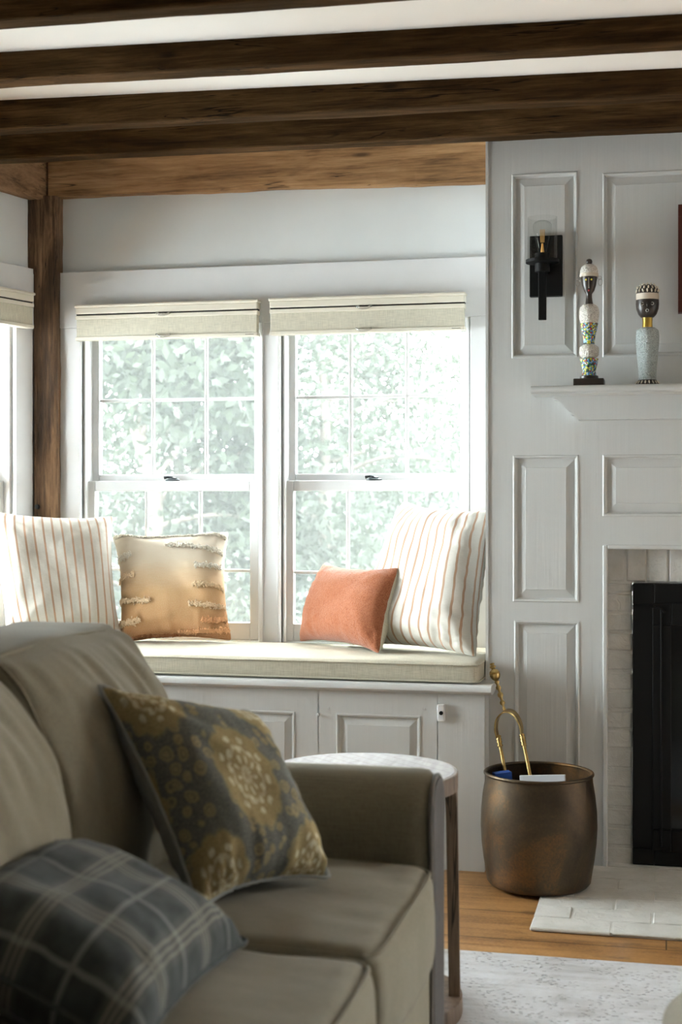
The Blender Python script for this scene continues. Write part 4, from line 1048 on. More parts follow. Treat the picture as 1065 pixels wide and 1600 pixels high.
def sh2(pr): return [(h, y + o2) for h, y in pr]
cx2, k2, P2 = fig(1011, [
    ('body', M['gbead'], sh2([(13.5, 592), (14, 575), (16, 555), (17.8, 535), (18.2, 522), (17, 514), (12, 510), (7, 509)])),
    ('neck', M['brassneck'], sh2([(8, 510), (7.6, 502), (8, 494)])),
    ('head', M['ebony'], sh2([(6, 495), (10, 493.5), (14, 489), (17, 481), (17.8, 473), (17.5, 464)])),
    ('head_band', M['band'], sh2([(17.6, 466.5), (17.8, 465), (17.4, 457)])),
    ('hair', M['ebony'], sh2([(17.0, 457.5), (17.0, 451), (14, 445.5), (8, 442.5), (1, 441.5)])),
    ('foot', M['ebony'], sh2([(17.5, 600.5), (19, 598), (14, 591.5)]))], f2)
zf2 = lambda y: onY(1011, y + o2, Ys).z
rnd = random.Random(2); b = NB()
for ring_, (rr_, y_) in enumerate([(17.3, 453), (15.5, 448), (11.5, 444.5), (6, 442.5)]):
    nn_ = [16, 15, 11, 6][ring_]
    for i in range(nn_):
        a = 2 * math.pi * (i + 0.5 * (ring_ % 2)) / nn_
        c = Vector((cx2 + rr_ * k2 * math.cos(a), Ys + rr_ * k2 * math.sin(a), zf2(y_)))
        bmesh.ops.create_icosphere(b, subdivisions=2, radius=1.0, matrix=Matrix.Translation(c) @ Matrix.Rotation(rnd.uniform(-0.5, 0.5), 4, 'Y') @ Matrix.Diagonal((1.25 * k2, 1.5 * k2, 3.1 * k2, 1)))
obj('cowrie_shells', b, M['cowrie'], P2['hair'], smooth=180)
b = NB()
for i in range(18):
    a = 2 * math.pi * i / 18
    c = Vector((cx2 + 16.8 * k2 * math.cos(a), Ys + 16.8 * k2 * math.sin(a), zf2(595.5)))
    bmesh.ops.create_icosphere(b, subdivisions=2, radius=1.0, matrix=Matrix.Translation(c) @ Matrix.Rotation(a, 4, 'Z') @ Matrix.Rotation(R(-35), 4, 'Y') @ Matrix.Diagonal((1.3 * k2, 1.2 * k2, 3.6 * k2, 1)))
obj('shell_trim', b, M['cowrie'], P2['foot'], smooth=180)
b = NB()
for s_ in (-1, 1):
    cc = Vector((cx2 + s_ * 7.6 * k2, Ys - 16.2 * k2, zf2(474))); tube(b, [cc + Vector((math.cos(a) * 2.1 * k2, 0, math.sin(a) * 2.1 * k2)) for a in np.linspace(0, 2 * math.pi, 16, endpoint=False)], 0.55 * k2, 6, closed=True)
obj('eye', b, M['silver'], P2['head'], smooth=180)
b = NB(); cc = Vector((cx2, Ys - 16.0 * k2, zf2(484.5))); tube(b, [cc + Vector((math.cos(a) * 2.1 * k2, 0, math.sin(a) * 2.1 * k2)) for a in np.linspace(0, 2 * math.pi, 16, endpoint=False)], 0.55 * k2, 6, closed=True); obj('mouth', b, M['silver'], P2['head'], smooth=180)
b = NB(); sphere(b, Vector((cx2, Ys - 17.6 * k2, zf2(475))), 1.5 * k2, 1, 1, 2.6); obj('nose', b, M['ebony'], P2['head'], smooth=180)

# ------------------------------------------------------------------ copper bucket, tongs and what is in it
def coppermat():
    m = NT('aged_copper', 0.42, 0.75, 0.5); v = m.coord()
    n1 = m.noise(v, 5, 5, 0.6, 0.6); sp = m.noise(v, 150, 3, 0.6); s = m.sep(v)
    f = m.math('ADD', m.math('MULTIPLY', n1, 0.8), m.math('MULTIPLY', sp, 0.2))
    m.color(m.ramp(f, [(0.36, (0.045, 0.034, 0.024)), (0.52, (0.085, 0.06, 0.036)), (0.68, (0.23, 0.115, 0.04))]))
    m.l(m.ramp(m.noise(v, 12, 4), [(0.3, 0.34), (0.7, 0.52)]), m.b.inputs['Roughness'])
    b1 = m.bump(m.noise(v, 22, 3), 0.12, 0.004); m.bump(sp, 0.08, 0.001, b1); return m.m
M['copper'] = coppermat()
bc = Vector((-0.352, 4.015, 0.0105))
bk = tag(empty('bucket', bc), 'large barrel-shaped aged copper bucket on the floor between the window bench and the hearth', 'bucket')
b = NB(); Hh = 0.318
outp = [(0.0, 0.0), (0.130, 0.0), (0.139, 0.003), (0.146, 0.012), (0.1485, 0.03), (0.156, 0.075), (0.1615, 0.12), (0.164, 0.165), (0.1625, 0.21), (0.158, 0.255), (0.152, 0.29), (0.150, Hh - 0.008)]
inn = [(0.1475, Hh - 0.008), (0.1495, 0.29), (0.158, 0.23), (0.161, 0.165), (0.156, 0.1), (0.143, 0.02), (0.0, 0.012)]
lathe(b, outp + inn, 72, Matrix.Translation(bc), cap=False); obj('body', b, M['copper'], bk, smooth=60)
b = NB(); tube(b, [bc + Vector((math.cos(a) * 0.1505, math.sin(a) * 0.1505, Hh - 0.004)) for a in np.linspace(0, 2 * math.pi, 72, endpoint=False)], 0.005, 10, closed=True); obj('rim', b, M['copper'], bk, smooth=180)
M['brass'] = plain('old_brass', (0.42, 0.30, 0.12), 0.3, 1.0, var=0.35, scale=40)
tg = tag(empty('fire_tongs', onY(800, 1210, 4.08)), 'brass fire tongs with turned handle leaning out of the copper bucket', 'tongs')
ht, hb = onY(768, 1036, 4.195), onY(788, 1111, 4.158)
ax = ht - hb; L = ax.length; MH = Matrix.Translation(hb) @ basis(ax).to_4x4()
pr = [(0, .004), (.04, .0065), (.08, .004), (.12, .004), (.15, .009), (.19, .009), (.22, .0045), (.28, .0055), (.31, .010), (.36, .010), (.39, .0045), (.43, .0045), (.46, .009), (.50, .009), (.53, .005), (.56, .0055), (.60, .009), (.63, .006), (.66, .012), (.70, .0165), (.75, .019), (.765, .017), (.78, .019), (.83, .016), (.86, .009), (.88, .006), (.91, .011), (.93, .011), (.95, .005), (.97, .008), (.99, .008), (1.0, .003)]
b = NB(); lathe(b, [(r_ * 0.85, t_ * L) for t_, r_ in pr], 24, MH); obj('handle', b, M['brass'], tg, smooth=50)
# strap arch
arch = [onY(777, 1152, 4.135), onY(774.5, 1138, 4.14), onY(777, 1123, 4.15), onY(785, 1113, 4.155), onY(793, 1110.5, 4.15), onY(802, 1114, 4.14), onY(809, 1123, 4.13), onY(814, 1136, 4.12), onY(815, 1149, 4.11)]
path = smoothpath(arch, 5); b = NB(); rings = []
for i, p in enumerate(path):
    t = (path[min(i + 1, len(path) - 1)] - path[max(i - 1, 0)]).normalized(); dpt = Vector((0.15, 1, 0.1)).normalized(); nn = t.cross(dpt).normalized(); s = i / (len(path) - 1)
    wd_ = 0.007 + 0.011 * (math.sin(math.pi * s) ** 0.5 if 0 < s < 1 else 0); th_ = 0.0022
    rings.append([b.verts.new(p + dpt * a * wd_ + nn * c * th_) for a, c in ((-1, -1), (1, -1), (1, 1), (-1, 1))])
for r0, r1 in zip(rings, rings[1:]):
    for k in range(4): b.faces.new((r0[k], r0[(k + 1) % 4], r1[(k + 1) % 4], r1[k]))
b.faces.new(rings[0]); b.faces.new(rings[-1]); bmesh.ops.recalc_face_normals(b, faces=b.faces); obj('bow', b, M['brass'], tg, smooth=50)
for a0, a1, y0_, y1_ in (((778, 1150), (792, 1222), 4.135, 4.09), ((815, 1148), (830, 1222), 4.11, 4.06)):
    pa_, pb_ = onY(*a0, y0_), onY(*a1, y1_); dv = (pb_ - pa_)
    b = NB(); tube(b, [pa_ - dv * 0.02, pa_ + dv * 1.0, pa_ + dv * 2.8], 0.0052, 12)
    for f_ in (0.0, 0.06, 0.12, 0.2): tube(b, [pa_ + dv * f_, pa_ + dv * (f_ + 0.03)], 0.0085, 12)
    tube(b, [pa_, pa_ + dv * 0.2], 0.0068, 12)
    obj('arm', b, M['brass'], tg, smooth=50)
M['blue'] = plain('blue_card', (0.01, 0.07, 0.35), 0.4); M['whitecard'] = plain('white_card', (0.62, 0.64, 0.67), 0.5)
# carton and card standing in the bucket
def slab(name, c, sx, sy, sz, rot, mat, lab, cat):
    b = NB(); box(b, -sx / 2, sx / 2, -sy / 2, sy / 2, -sz, 0); o = obj(name, b, mat, bevel=0.001); o.location = c; o.rotation_euler = rot; tag(o, lab, cat); return o
slab('card_box', bc + Vector((-0.108, 0.03, Hh - 0.012)), 0.05, 0.03, 0.25, (0, R(-5), R(25)), M['blue'], 'small blue box standing inside the copper bucket', 'box')
slab('paper_pad', bc + Vector((0.012, -0.02, Hh - 0.006)), 0.13, 0.012, 0.25, (R(-6), R(-5), R(-8)), M['whitecard'], 'white paper pad standing inside the copper bucket', 'paper')

# ------------------------------------------------------------------ rug
def rugmat():
    m = NT('ivory_wool_rug', 0.98, spec=0.05); v = m.coord()
    a = m.noise(v, 7, 5, 0.65, 1.0); d = m.noise(v, 70, 3, 0.6); st = m.noise(m.coord(scale=(3, 40, 1)), 1, 4)
    f = m.math('ADD', m.math('MULTIPLY', a, 0.6), m.math('MULTIPLY', st, 0.4))
    col = m.ramp(f, [(0.34, (0.36, 0.345, 0.34)), (0.46, (0.47, 0.47, 0.475)), (0.6, (0.54, 0.545, 0.56))])
    vo = m.n('ShaderNodeTexVoronoi'); vo.inputs['Scale'].default_value = 85; m.l(m.coord(scale=(0.8, 1.2, 1)), vo.inputs['Vector'])
    pit = m.math('MULTIPLY', m.ramp(vo.outputs['Distance'], [(0.20, 1.0), (0.32, 0.0)]), m.ramp(m.noise(v, 9, 3), [(0.44, 0.0), (0.54, 1.0)]))
    m.color(m.mix(m.math('MULTIPLY', pit, 0.5), col, (0.24, 0.23, 0.22)))
    b1 = m.bump(m.math('SUBTRACT', 1.0, pit), 0.8, 0.004); b2 = m.bump(f, 0.9, 0.012, b1); m.bump(d, 0.5, 0.004, b2); return m.m
M['rug'] = rugmat()
b = NB(); box(b, -2.35, 1.6, 0.4, 3.385, 0.0005, 0.010); o = obj('area_rug', b, M['rug'], bevel=0.003)
tag(o, 'ivory textured wool rug on the wooden floor in front of the hearth', 'rug')

# ------------------------------------------------------------------ side table
M['tablewood'] = wood('weathered_brown_wood', (0.045, 0.028, 0.018), (0.12, 0.078, 0.05), (0.21, 0.145, 0.1), 'Z', knots=False, rough=0.5, bump=0.3)
def parquet():
    m = NT('whitewashed_parquet', 0.6, spec=0.25)
    v = m.coord(rot=(0, 0, R(45))); br = m.n('ShaderNodeTexBrick'); m.l(v, br.inputs['Vector'])
    for k, val in (('Scale', 1.0), ('Mortar Size', 0.0012), ('Brick Width', 0.09), ('Row Height', 0.03)): br.inputs[k].default_value = val
    br.inputs['Color1'].default_value = (0.27, 0.25, 0.24, 1); br.inputs['Color2'].default_value = (0.36, 0.335, 0.32, 1); br.inputs['Mortar'].default_value = (0.16, 0.14, 0.13, 1)
    g = m.noise(m.coord(scale=(30, 4, 30), rot=(0, 0, R(45))), 2, 5); m.color(m.mix(0.35, br.outputs['Color'], m.ramp(g, [(0.3, (0.14, 0.12, 0.11)), (0.7, (0.46, 0.43, 0.41))])))
    m.bump(g, 0.3, 0.002); return m.m
M['parquet'] = parquet()
tc = Vector((-0.632, 2.945, 0.0105)); Rt = 0.203; zt_ = 0.522
tb = tag(empty('side_table', tc), 'round side table with whitewashed parquet top and curved brown legs beside the sofa arm', 'side table')
b = NB(); lathe(b, [(0, zt_ - 0.0005), (Rt - 0.012, zt_ - 0.0005), (Rt - 0.002, zt_ - 0.0005), (Rt, zt_ - 0.0025), (Rt, zt_ - 0.036), (0, zt_ - 0.036)], 72, Matrix.Translation((tc.x, tc.y, 0)), cap=False); tt = obj('table_top', b, M['tablewood'], tb, smooth=30)
b = NB(); lathe(b, [(0, zt_ - 0.001), (Rt - 0.008, zt_ - 0.001), (Rt - 0.008, zt_ + 0.0006), (0, zt_ + 0.0006)], 72, Matrix.Translation((tc.x, tc.y, 0)), cap=False); obj('parquet_inlay', b, M['parquet'], tt, smooth=30)
b = NB(); Rb = 0.212; lathe(b, [(0, 0), (Rb, 0), (Rb + 0.001, 0.004), (Rb, 0.036), (Rb - 0.004, 0.038), (0, 0.038)], 72, Matrix.Translation(tc), cap=False); obj('base', b, M['tablewood'], tb, smooth=30)
b = NB(); lathe(b, [(0, 0.037), (Rb - 0.05, 0.037), (Rb - 0.05, 0.0392), (0, 0.0392)], 60, Matrix.Translation(tc), cap=False); obj('base_inlay', b, M['parquet'], tb, smooth=30)
for ang in (8, 98, 188, 278):
    b = NB(); rings = []
    for i in range(25):
        t = i / 24; z = 0.048 + (zt_ - 0.036 - 0.048) * t
        hw = math.radians(5.2 + 2.6 * t ** 2 + 4.5 * max(0, t - 0.9) * 10 * 0.6); r_o = Rt - 0.001 + 0.006 * (1 - t); r_in = r_o - 0.024
        a0 = R(ang); ring = []
        for k in range(5): a = a0 - hw + 2 * hw * k / 4; ring.append(b.verts.new((tc.x + r_o * math.cos(a), tc.y + r_o * math.sin(a), z)))
        for k in range(5): a = a0 + hw - 2 * hw * k / 4; ring.append(b.verts.new((tc.x + r_in * math.cos(a), tc.y + r_in * math.sin(a), z)))
        rings.append(ring)
    for r0, r1 in zip(rings, rings[1:]):
        for k in range(10): b.faces.new((r0[k], r0[(k + 1) % 10], r1[(k + 1) % 10], r1[k]))
    b.faces.new(rings[0]); b.faces.new(rings[-1]); bmesh.ops.recalc_face_normals(b, faces=b.faces); obj('leg', b, M['tablewood'], tb, smooth=40)

# ------------------------------------------------------------------ sofa
M['sofa'] = fabric('taupe_sofa_linen', (0.190, 0.165, 0.112), (0.140, 0.121, 0.081), weave=1500, bump=0.3, mottle=0.15)
XS = -0.415; SY0, SYM, SY1 = 1.40, 1.965, 2.47
so = tag(empty('sofa', (-0.85, 1.7, 0.0105)), 'large taupe linen sofa with rounded arm and piped cushions in the foreground', 'sofa')
b = NB(); box(b, -1.36, XS + 0.003, 0.6, 2.60, 0.03, 0.285); obj('base_frame', b, M['sofa'], so, bevel=0.02)
b = NB(); box(b, -1.40, -1.17, 0.6, 2.62, 0.05, 0.76); obj('back_frame', b, M['sofa'], so, bevel=0.04)
# rounded arm: stadium profile swept in X
def arm():
    bm = NB(); rings = []; x0, x1 = -1.34, -0.408; n = 50
    yc = 2.552; zc_ = 0.522; r_ = 0.083
    prof = [(-0.070, -0.46), (-0.070, -0.30), (-0.069, -0.12), (-0.073, -0.06)]
    for k in range(15):
        a = R(200) - R(220) * k / 14; prof.append((r_ * math.cos(a), r_ * math.sin(a)))
    prof += [(0.073, -0.06), (0.070, -0.2), (0.070, -0.46)]
    for i in range(n + 1):
        s = i / n; x = x0 + (x1 - x0) * s; e = max(0, (x - (x1 - 0.035)) / 0.035); sc_ = 1 - 0.26 * (1 - math.sqrt(max(0, 1 - e * e)))
        ring = []
        for (y, z) in prof:
            w_ = mn.noise(Vector((x * 5, y * 8, z * 8))) * 0.003
            zz0 = z * (sc_ if z > 0 else 1)
            ring.append(bm.verts.new((x, yc + y * sc_ * (1 + w_ * 4), zc_ + zz0 + w_)))
        rings.append(ring)
    for a_, b_ in zip(rings, rings[1:]):
        for k in range(len(prof) - 1): bm.faces.new((a_[k], a_[k + 1], b_[k + 1], b_[k]))
        bm.faces.new((a_[-1], a_[0], b_[0], b_[-1]))
    bm.faces.new(rings[0]); bm.faces.new(rings[-1]); bmesh.ops.recalc_face_normals(bm, faces=bm.faces)
    return bm, prof, yc, zc_, x1
bm, prof_, yc, zc_, xa = arm()
ao = obj('arm', bm, M['sofa'], so, smooth=50)
M['walnut'] = wood('dark_walnut', (0.010, 0.007, 0.005), (0.03, 0.02, 0.014), (0.05, 0.035, 0.025), 'Z', knots=False, rough=0.6)
M['welt'] = plain('dark_welt', (0.10, 0.085, 0.07), 0.8)
b = NB(); tube(b, smoothpath([Vector((xa - 0.002, yc + y * 0.86, zc_ + (z * 0.86 if z > 0 else z))) for y, z in prof_], 2), 0.005, 8); obj('arm_piping', b, M['welt'], ao, smooth=180)
b = NB(); A = [b.verts.new((xa + 0.004, yc + y * 0.80, zc_ + (z * 0.80 if z > 0 else z))) for y, z in prof_]; Bv = [b.verts.new((xa - 0.01, v.co.y, v.co.z)) for v in A]
b.faces.new(A); b.faces.new(list(reversed(Bv)))
for i in range(len(A)): b.faces.new((A[i], A[(i + 1) % len(A)], Bv[(i + 1) % len(A)], Bv[i]))
bmesh.ops.recalc_face_normals(b, faces=b.faces); ap = obj('arm_panel', b, M['walnut'], ao, bevel=0.002); ap['label'] = 'dark wooden arm front'
# seat cushions
zs0, zs1 = 0.285, 0.448
def seat(y0, y1, seed):
    def shp(q, p):
        # front edge rounds down slightly and sags toward the middle
        q.x += 0.010 * (1 - p.y ** 2) * (1 if p.x > 0.9 else 0)
        cr = abs(mn.noise(Vector((q.x * 3 + seed, q.y * 14, 0)))) * 0.006 * max(0, p.x) ** 2 * (1 - p.y ** 4)
        q.z -= cr if p.z > 0.5 else 0
        return q
    bm = soft_box(-1.14, XS + 0.012, y0, y1, zs0, zs1, (60, 40, 10), 0.028, (0.014, 0.004, 0.022), 0.005, seed, 5, shp)
    o = obj('seat_cushion', bm, M['sofa'], so, smooth=180)
    xs_ = XS + 0.010
    for zp in (zs1 - 0.004, zs0 + 0.010):
        b = NB(); tp_ = 1 if zp > 0.4 else 0
        pts = [V3(-1.1, y0 + 0.006, zp), V3(-0.9, y0 + 0.005, zp + 0.004 * tp_), V3(-0.65, y0 + 0.005, zp + 0.004 * tp_), V3(xs_ - 0.05, y0 + 0.006, zp), V3(xs_ - 0.012, y0 + 0.018, zp - 0.002), V3(xs_ + 0.004, y0 + 0.07, zp), V3(xs_ + 0.008, (y0 + y1) / 2, zp + 0.004 * tp_),
               V3(xs_ + 0.004, y1 - 0.07, zp), V3(xs_ - 0.012, y1 - 0.018, zp - 0.002), V3(xs_ - 0.05, y1 - 0.006, zp), V3(-0.65, y1 - 0.005, zp + 0.004 * tp_), V3(-1.1, y1 - 0.006, zp)]
        tube(b, smoothpath(pts, 6), 0.0034, 8); obj('piping', b, M['sofa'], o, smooth=180)
    return o
seat(SYM + 0.003, SY1 + 0.012, 1); seat(SY0, SYM - 0.003, 2)
# back cushions
def backc(y0, y1, seed, top):
    def shp(q, p):
        # lean back with height
        t_ = p.z * 0.5 + 0.5
        if p.x > 0: q.x += (0.125 * (1 - t_ ** 3.2) + 0.020 * (1 - p.y ** 2)) * min(1, p.x * 2)
        if p.x > 0.9: q.x += 0.019 * mn.noise(Vector((seed, q.y * 24 + 3 * t_, t_ * 3))) * (0.25 + t_ ** 2) * (1 - t_ ** 12)
        if p.y > 0: q.y += 0.020 * (1 - t_ ** 2) * p.y
        if p.z > 0.3: q.z += 0.004 * math.sin(p.y * 5 + seed)
        return q
    bm = soft_box(-1.21, -0.995, y0, y1, zs1 + 0.008, top, (16, 70, 44), 0.024, (0.012, 0.006, 0.012), 0.006, seed, 4.5, shp)
    o = obj('back_cushion', bm, M['sofa'], so, smooth=180)
    for off, xo in ((1, -0.995), (0, -1.21)):
        b = NB(); zb_ = top - 0.004; xf = xo - 0.004 if off else xo + 0.004
        g_ = lambda t_: (0.125 * (1 - t_ ** 3.2) if off else 0)
        pts = [V3(xf + g_(0.1), y0 + 0.004, zs1 + 0.03), V3(xf + g_(0.5), y0 - 0.002, (zs1 + top) / 2), V3(xf + g_(0.85), y0 + 0.004, zb_ - 0.06), V3(xf - 0.001, y0 + 0.014, zb_ - 0.006), V3(xf + 0.001, y0 + 0.09, zb_ + 0.003), V3(xf + 0.002, (y0 + y1) / 2, zb_ + 0.007),
               V3(xf + 0.001, y1 - 0.09, zb_ + 0.003), V3(xf - 0.001, y1 - 0.014, zb_ - 0.006), V3(xf + g_(0.85), y1 + 0.002, zb_ - 0.06), V3(xf + g_(0.5), y1 + 0.014, (zs1 + top) / 2), V3(xf + g_(0.1), y1 + 0.018, zs1 + 0.03)]
        tube(b, smoothpath(pts, 6), 0.0034, 8); obj('piping', b, M['sofa'], o, smooth=180)
    return o
backc(SYM + 0.01, SY1 + 0.0, 3, 0.862); backc(SY0 - 0.02, SYM - 0.0, 5, 0.845)

# patterned pillow on the sofa
def paisley():
    m = NT('olive_medallion_print', 0.95, spec=0.1); v0 = m.coord('UV')
    wob = m.n('ShaderNodeTexNoise'); wob.inputs['Scale'].default_value = 18; m.l(v0, wob.inputs['Vector'])
    vm = m.n('ShaderNodeVectorMath'); vm.operation = 'MULTIPLY_ADD'; m.l(wob.outputs['Color'], vm.inputs[0]); vm.inputs[1].default_value = (0.020, 0.020, 0); m.l(v0, vm.inputs[2]); v = vm.outputs[0]
    def lattice(cx_, cy_, px_, py_):
        s = m.sep(v)
        x = m.math('SUBTRACT', m.math('MODULO', m.math('ADD', s[0], 10 * px_ + px_ / 2 - cx_), px_), px_ / 2)
        y = m.math('SUBTRACT', m.math('MODULO', m.math('ADD', s[1], 10 * py_ + py_ / 2 - cy_), py_), py_ / 2)
        y = m.math('MULTIPLY', y, 0.80)
        r = m.math('SQRT', m.math('ADD', m.math('MULTIPLY', x, x), m.math('MULTIPLY', y, y))); th = m.math('ARCTAN2', y, x)
        return x, y, r, th
    A = lattice(0.0, 0.0, 0.27, 0.36); B = lattice(0.135, 0.18, 0.27, 0.36)
    r = m.math('MINIMUM', A[2], B[2]); sel = m.math('LESS_THAN', A[2], B[2])
    th = m.math('ADD', m.math('MULTIPLY', sel, A[3]), m.math('MULTIPLY', m.math('SUBTRACT', 1.0, sel), B[3]))
    # medallion outline scalloped
    sc1 = m.math('MULTIPLY', m.math('ABSOLUTE', m.math('SINE', m.math('MULTIPLY', th, 6.0))), 0.006)
    ro = m.math('SUBTRACT', r, sc1)
    med = m.ramp(ro, [(0.068, 1.0), (0.0715, 0.0)])
    # petals inside
    pet = m.math('MULTIPLY', m.math('SINE', m.math('MULTIPLY', th, 9.0)), m.math('SINE', m.math('MULTIPLY', r, 210.0)))
    petf = m.ramp(pet, [(0.30, 0.0), (0.45, 1.0)])
    ring = m.ramp(m.math('SINE', m.math('MULTIPLY', ro, 230.0)), [(0.70, 0.0), (0.86, 1.0)])
    inner = m.ramp(r, [(0.055, 1.0), (0.058, 0.0)])
    gold, cream, slate, brown = (0.27, 0.205, 0.085), (0.58, 0.52, 0.36), (0.075, 0.085, 0.084), (0.20, 0.13, 0.06)
    medc = m.mix(m.math('MULTIPLY', inner, petf), gold, cream); medc = m.mix(m.math('MULTIPLY', m.math('MULTIPLY', inner, ring), 0.7), medc, cream)
    medc = m.mix(m.math('MULTIPLY', m.ramp(m.noise(v, 70, 3), [(0.5, 0.0), (0.6, 1.0)]), 0.4), medc, brown)
    # ground with small flowers
    vo = m.n('ShaderNodeTexVoronoi'); vo.inputs['Scale'].default_value = 36; vo.inputs['Randomness'].default_value = 0.75; m.l(v, vo.inputs['Vector'])
    d = vo.outputs['Distance']; fl = m.ramp(m.math('SINE', m.math('MULTIPLY', d, 30.0)), [(0.45, 0.0), (0.65, 1.0)])
    flm = m.ramp(d, [(0.40, 1.0), (0.50, 0.0)])
    g = m.mix(flm, slate, m.mix(fl, (0.24, 0.19, 0.10), (0.12, 0.105, 0.07)))
    col = m.mix(med, g, medc); nz = m.noise(v, 250, 2); col = m.mix(0.25, col, m.ramp(nz, [(0.3, (0.05, 0.05, 0.045)), (0.7, (0.45, 0.40, 0.28))]))
    m.color(col); m.bump(m.noise(v, 300, 2), 0.3, 0.001); return m.m
M['paisley'] = paisley()
M['greyback'] = fabric('grey_pillow_back', (0.27, 0.27, 0.245), coordk='UV', weave=2500, bump=0.15)
BL, BR = V3(-0.700, 2.06, 0.472), at(514, 1369, 2.34)
TL, TR = at(155, 1072, 2.29), at(388, 1112, 2.47)
o, _ = pillow('throw_pillow', 0.44, 0.42, 0.17, (BL, BR, TR, TL), [M['paisley'], M['greyback']], seed=21, n=42, press=1.0, piping=M['greyback'])
tag(o, 'olive and slate medallion-print pillow leaning against the sofa back', 'pillow')
def plaid():
    m = NT('charcoal_plaid', 0.95, spec=0.1); v = m.coord('UV'); s = m.sep(v)
    base = m.ramp(m.noise(v, 30, 4), [(0.3, (0.026, 0.029, 0.027)), (0.7, (0.050, 0.055, 0.050))])
    def lines(c, per, offs, hw):
        tot = None
        for o_ in offs:
            f = m.math('ABSOLUTE', m.math('SUBTRACT', m.math('FRACT', m.math('ADD', m.math('DIVIDE', c, per), 10 + o_)), 0.5)); l_ = m.ramp(f, [(hw, 1.0), (hw * 1.4, 0.0)])
            tot = l_ if tot is None else m.math('MAXIMUM', tot, l_)
        return tot
    lx = lines(s[0], 0.17, (0.0, 0.06, 0.12), 0.011); ly = lines(s[1], 0.17, (0.3, 0.36, 0.42), 0.011)
    lx2 = lines(s[0], 0.17, (0.56,), 0.02); ly2 = lines(s[1], 0.17, (0.86,), 0.02)
    wide = m.math('MAXIMUM', lines(s[0], 0.17, (0.06,), 0.11), lines(s[1], 0.17, (0.36,), 0.11))
    col = m.mix(m.math('MULTIPLY', wide, 0.30), base, (0.11, 0.11, 0.095))
    col = m.mix(m.math('MULTIPLY', m.math('MAXIMUM', lx, ly), 0.42), col, (0.28, 0.255, 0.20)); col = m.mix(m.math('MULTIPLY', m.math('MAXIMUM', lx2, ly2), 0.30), col, (0.30, 0.30, 0.27))
    m.color(col); m.bump(m.noise(v, 400, 2), 0.4, 0.001); m.b.inputs['Sheen Weight'].default_value = 0.1; return m.m
M['plaid'] = plaid()
BR, BL = at(384, 1470, 2.0), V3(-0.57, 1.47, 0.475)
TR, TL = V3(-0.905, 1.99, 0.565), V3(-0.915, 1.55, 0.575)
BR.z = max(BR.z, 0.468)
o, _ = pillow('throw_pillow', 0.45, 0.42, 0.16, (BL, BR, TR, TL), [M['plaid']], seed=31, n=40, press=1.0, piping=M['plaid'])
tag(o, 'charcoal plaid pillow lying back on the near sofa seat in the foreground', 'pillow')

# cream upholstered piece, only its corner shows at the bottom right
M['boucle'] = fabric('cream_upholstery', (0.55, 0.52, 0.44), weave=1200, bump=0.3)
oc = Vector((0.285, 2.12, 0.0105))
ot = tag(empty('ottoman', oc), 'cream upholstered ottoman just entering the picture at the bottom right corner', 'ottoman')
b = NB(); lathe(b, [(0, 0.04), (0.27, 0.04), (0.29, 0.06), (0.30, 0.15), (0.30, 0.26), (0.290, 0.325), (0.26, 0.350), (0.0, 0.365)], 60, Matrix.Translation(oc), cap=False); obj('seat', b, M['boucle'], ot, smooth=60)
for a in (45, 135, 225, 315):
    b = NB(); lathe(b, [(0.012, 0), (0.018, 0.045)], 16, Matrix.Translation(oc + Vector((0.22 * math.cos(R(a)), 0.22 * math.sin(R(a)), 0)))); obj('leg', b, M['tablewood'], ot, smooth=60)

# ------------------------------------------------------------------ outdoors
M['grass'] = plain('meadow_grass', (0.03, 0.038, 0.024), 0.95, var=0.3, scale=2)
b = NB(); box(b, -60, 60, 4.9, 110, -1.2, -1.0); struct('ground', b, M['grass'])
M['hill'] = plain('wooded_hill', (0.028, 0.034, 0.031), 0.95, var=0.4, scale=0.6)
b = NB(); n = 80; base_ = []; top_ = []
for j in range(3):
    row = []
    for i in range(n + 1):
        x = -70 + 140 * i / n; h_ = [-1.2, 3.2 + 1.6 * math.sin(x * 0.06 + 1) + 1.2 * mn.noise(Vector((x * 0.15, 0, 0))) + 0.5 * mn.noise(Vector((x * 0.9, 3, 0))), -1.2][j]
        row.append(b.verts.new((x, [60, 80, 105][j], h_)))
    base_.append(row)
for r0, r1 in zip(base_, base_[1:]):
    for i in range(n): b.faces.new((r0[i], r0[i + 1], r1[i + 1], r1[i]))
tag(obj('hill', b, M['hill'], smooth=180), 'pale wooded hill in the far distance beyond the windows', 'hill', kind='structure')
M['leaf'] = NT('tree_leaves', 0.6, spec=0.3)
lf = M['leaf']; v = lf.coord(); lf.color(lf.ramp(lf.noise(v, 3, 3), [(0.3, (0.020, 0.027, 0.017)), (0.7, (0.036, 0.046, 0.029))])); M['leaf'] = lf.m
lt_ = lf.n('ShaderNodeBsdfTranslucent'); lt_.inputs[0].default_value = (0.035, 0.045, 0.028, 1); mm = lf.n('ShaderNodeMixShader'); mm.inputs[0].default_value = 0.35
lf.l(lf.b.outputs[0], mm.inputs[1]); lf.l(lt_.outputs[0], mm.inputs[2]); lf.l(mm.outputs[0], lf.out.inputs[0])
M['bark'] = wood('tree_bark', (0.05, 0.04, 0.03), (0.12, 0.10, 0.08), (0.2, 0.17, 0.14), 'Z', bump=1.0, knots=False)
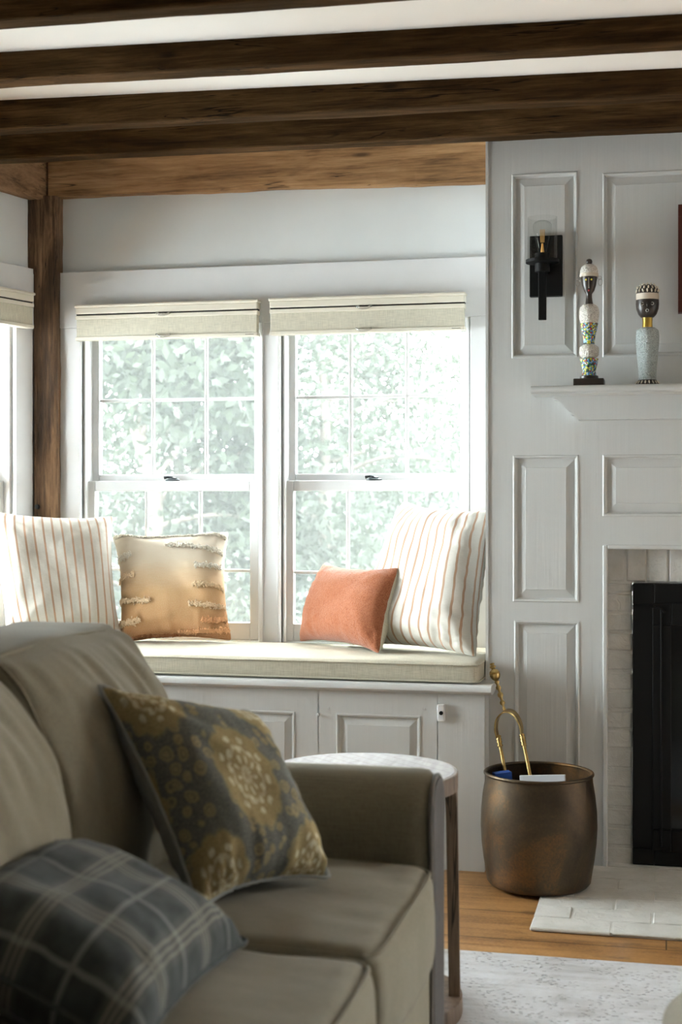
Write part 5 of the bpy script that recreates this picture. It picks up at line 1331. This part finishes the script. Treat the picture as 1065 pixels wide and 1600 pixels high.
def tree(x, y, h, r, seed, label, nl=9000, z0=-1.0, crown0=0.25, leaf=0.04):
    nl = int(nl * 2.6); rnd = random.Random(seed); t = tag(empty('tree', (x, y, z0)), label, 'tree', 'trees outside the windows')
    b = NB(); trunk = [Vector((x + 0.06 * h * (rnd.random() - .5) * i / 5, y + 0.06 * h * (rnd.random() - .5) * i / 5, z0 + h * 0.92 * i / 6)) for i in range(7)]
    tube(b, smoothpath(trunk, 4), [0.035 * h / 2 * (1 - 0.85 * i / 24) + 0.01 for i in range(25)], 10)
    ends = []
    for i in range(22):
        f = crown0 + (0.95 - crown0) * i / 22; k = f * 6; p = trunk[int(min(5, k))].lerp(trunk[int(min(5, k)) + 1], k % 1); a = rnd.uniform(0, 6.28); ln = r * (0.55 + 0.5 * rnd.random()) * (1.05 - 0.55 * f)
        e = p + Vector((math.cos(a) * ln, math.sin(a) * ln, ln * rnd.uniform(0.0, 0.55))); mid = (p + e) / 2 + Vector((0, 0, ln * 0.10))
        tube(b, smoothpath([p, mid, e], 4), [0.012 * h / 3 * (1 - 0.8 * q_ / 8) + 0.004 for q_ in range(9)], 6)
        for q_ in range(3): ends.append(p.lerp(e, 0.45 + 0.25 * q_) + Vector((rnd.gauss(0, .1), rnd.gauss(0, .1), rnd.gauss(0, .1))) * r * 0.6)
        ends.append(e)
    obj('trunk', b, M['bark'], t, smooth=60)
    vs = []; fs = []
    rs = np.random.RandomState(seed); E = np.array([tuple(e) for e in ends]); pick = rs.randint(0, len(E), nl)
    C = E[pick] + rs.randn(nl, 3) * r * 0.13; ax1 = rs.randn(nl, 3); ax1 /= np.linalg.norm(ax1, axis=1, keepdims=True); ax2 = np.cross(ax1, rs.randn(nl, 3)); ax2 /= np.linalg.norm(ax2, axis=1, keepdims=True)
    L_ = leaf * rs.uniform(0.7, 1.4, (nl, 1)); q4 = np.stack([C - ax1 * L_, C - ax2 * L_ * 0.5, C + ax1 * L_, C + ax2 * L_ * 0.5], 1).reshape(-1, 3)
    ff = np.arange(nl * 4).reshape(-1, 4)
    obj('foliage', ([tuple(p) for p in q4], [], [tuple(int(a) for a in f) for f in ff]), M['leaf'], t)
    return t
tree(-3.6, 9.5, 4.6, 2.0, 1, 'leafy tree filling the view through the left window of the pair', 13000, crown0=0.1)
tree(-2.65, 10.8, 4.3, 1.5, 2, 'tree with open branches seen at the left of the right-hand window', 2600, crown0=0.1)
tree(-5.8, 13.0, 5.0, 2.4, 3, 'dense tree seen low through the left window behind the nearer tree', 12000, crown0=0.05)
tree(-0.5, 17.0, 3.5, 2.8, 4, 'bushy tree low behind the lower panes of the right-hand window', 11000, crown0=0.02)
tree(-3.0, 18.0, 3.9, 3.0, 5, 'wide bushy tree in the distance between the two windows', 11000, crown0=0.02)
tree(-5.0, 5.9, 5.9, 1.35, 6, 'unseen tree added close outside the left side wall to shade the sun', 2300, crown0=0.3)  # out of view, added to break up the sun on the window seat
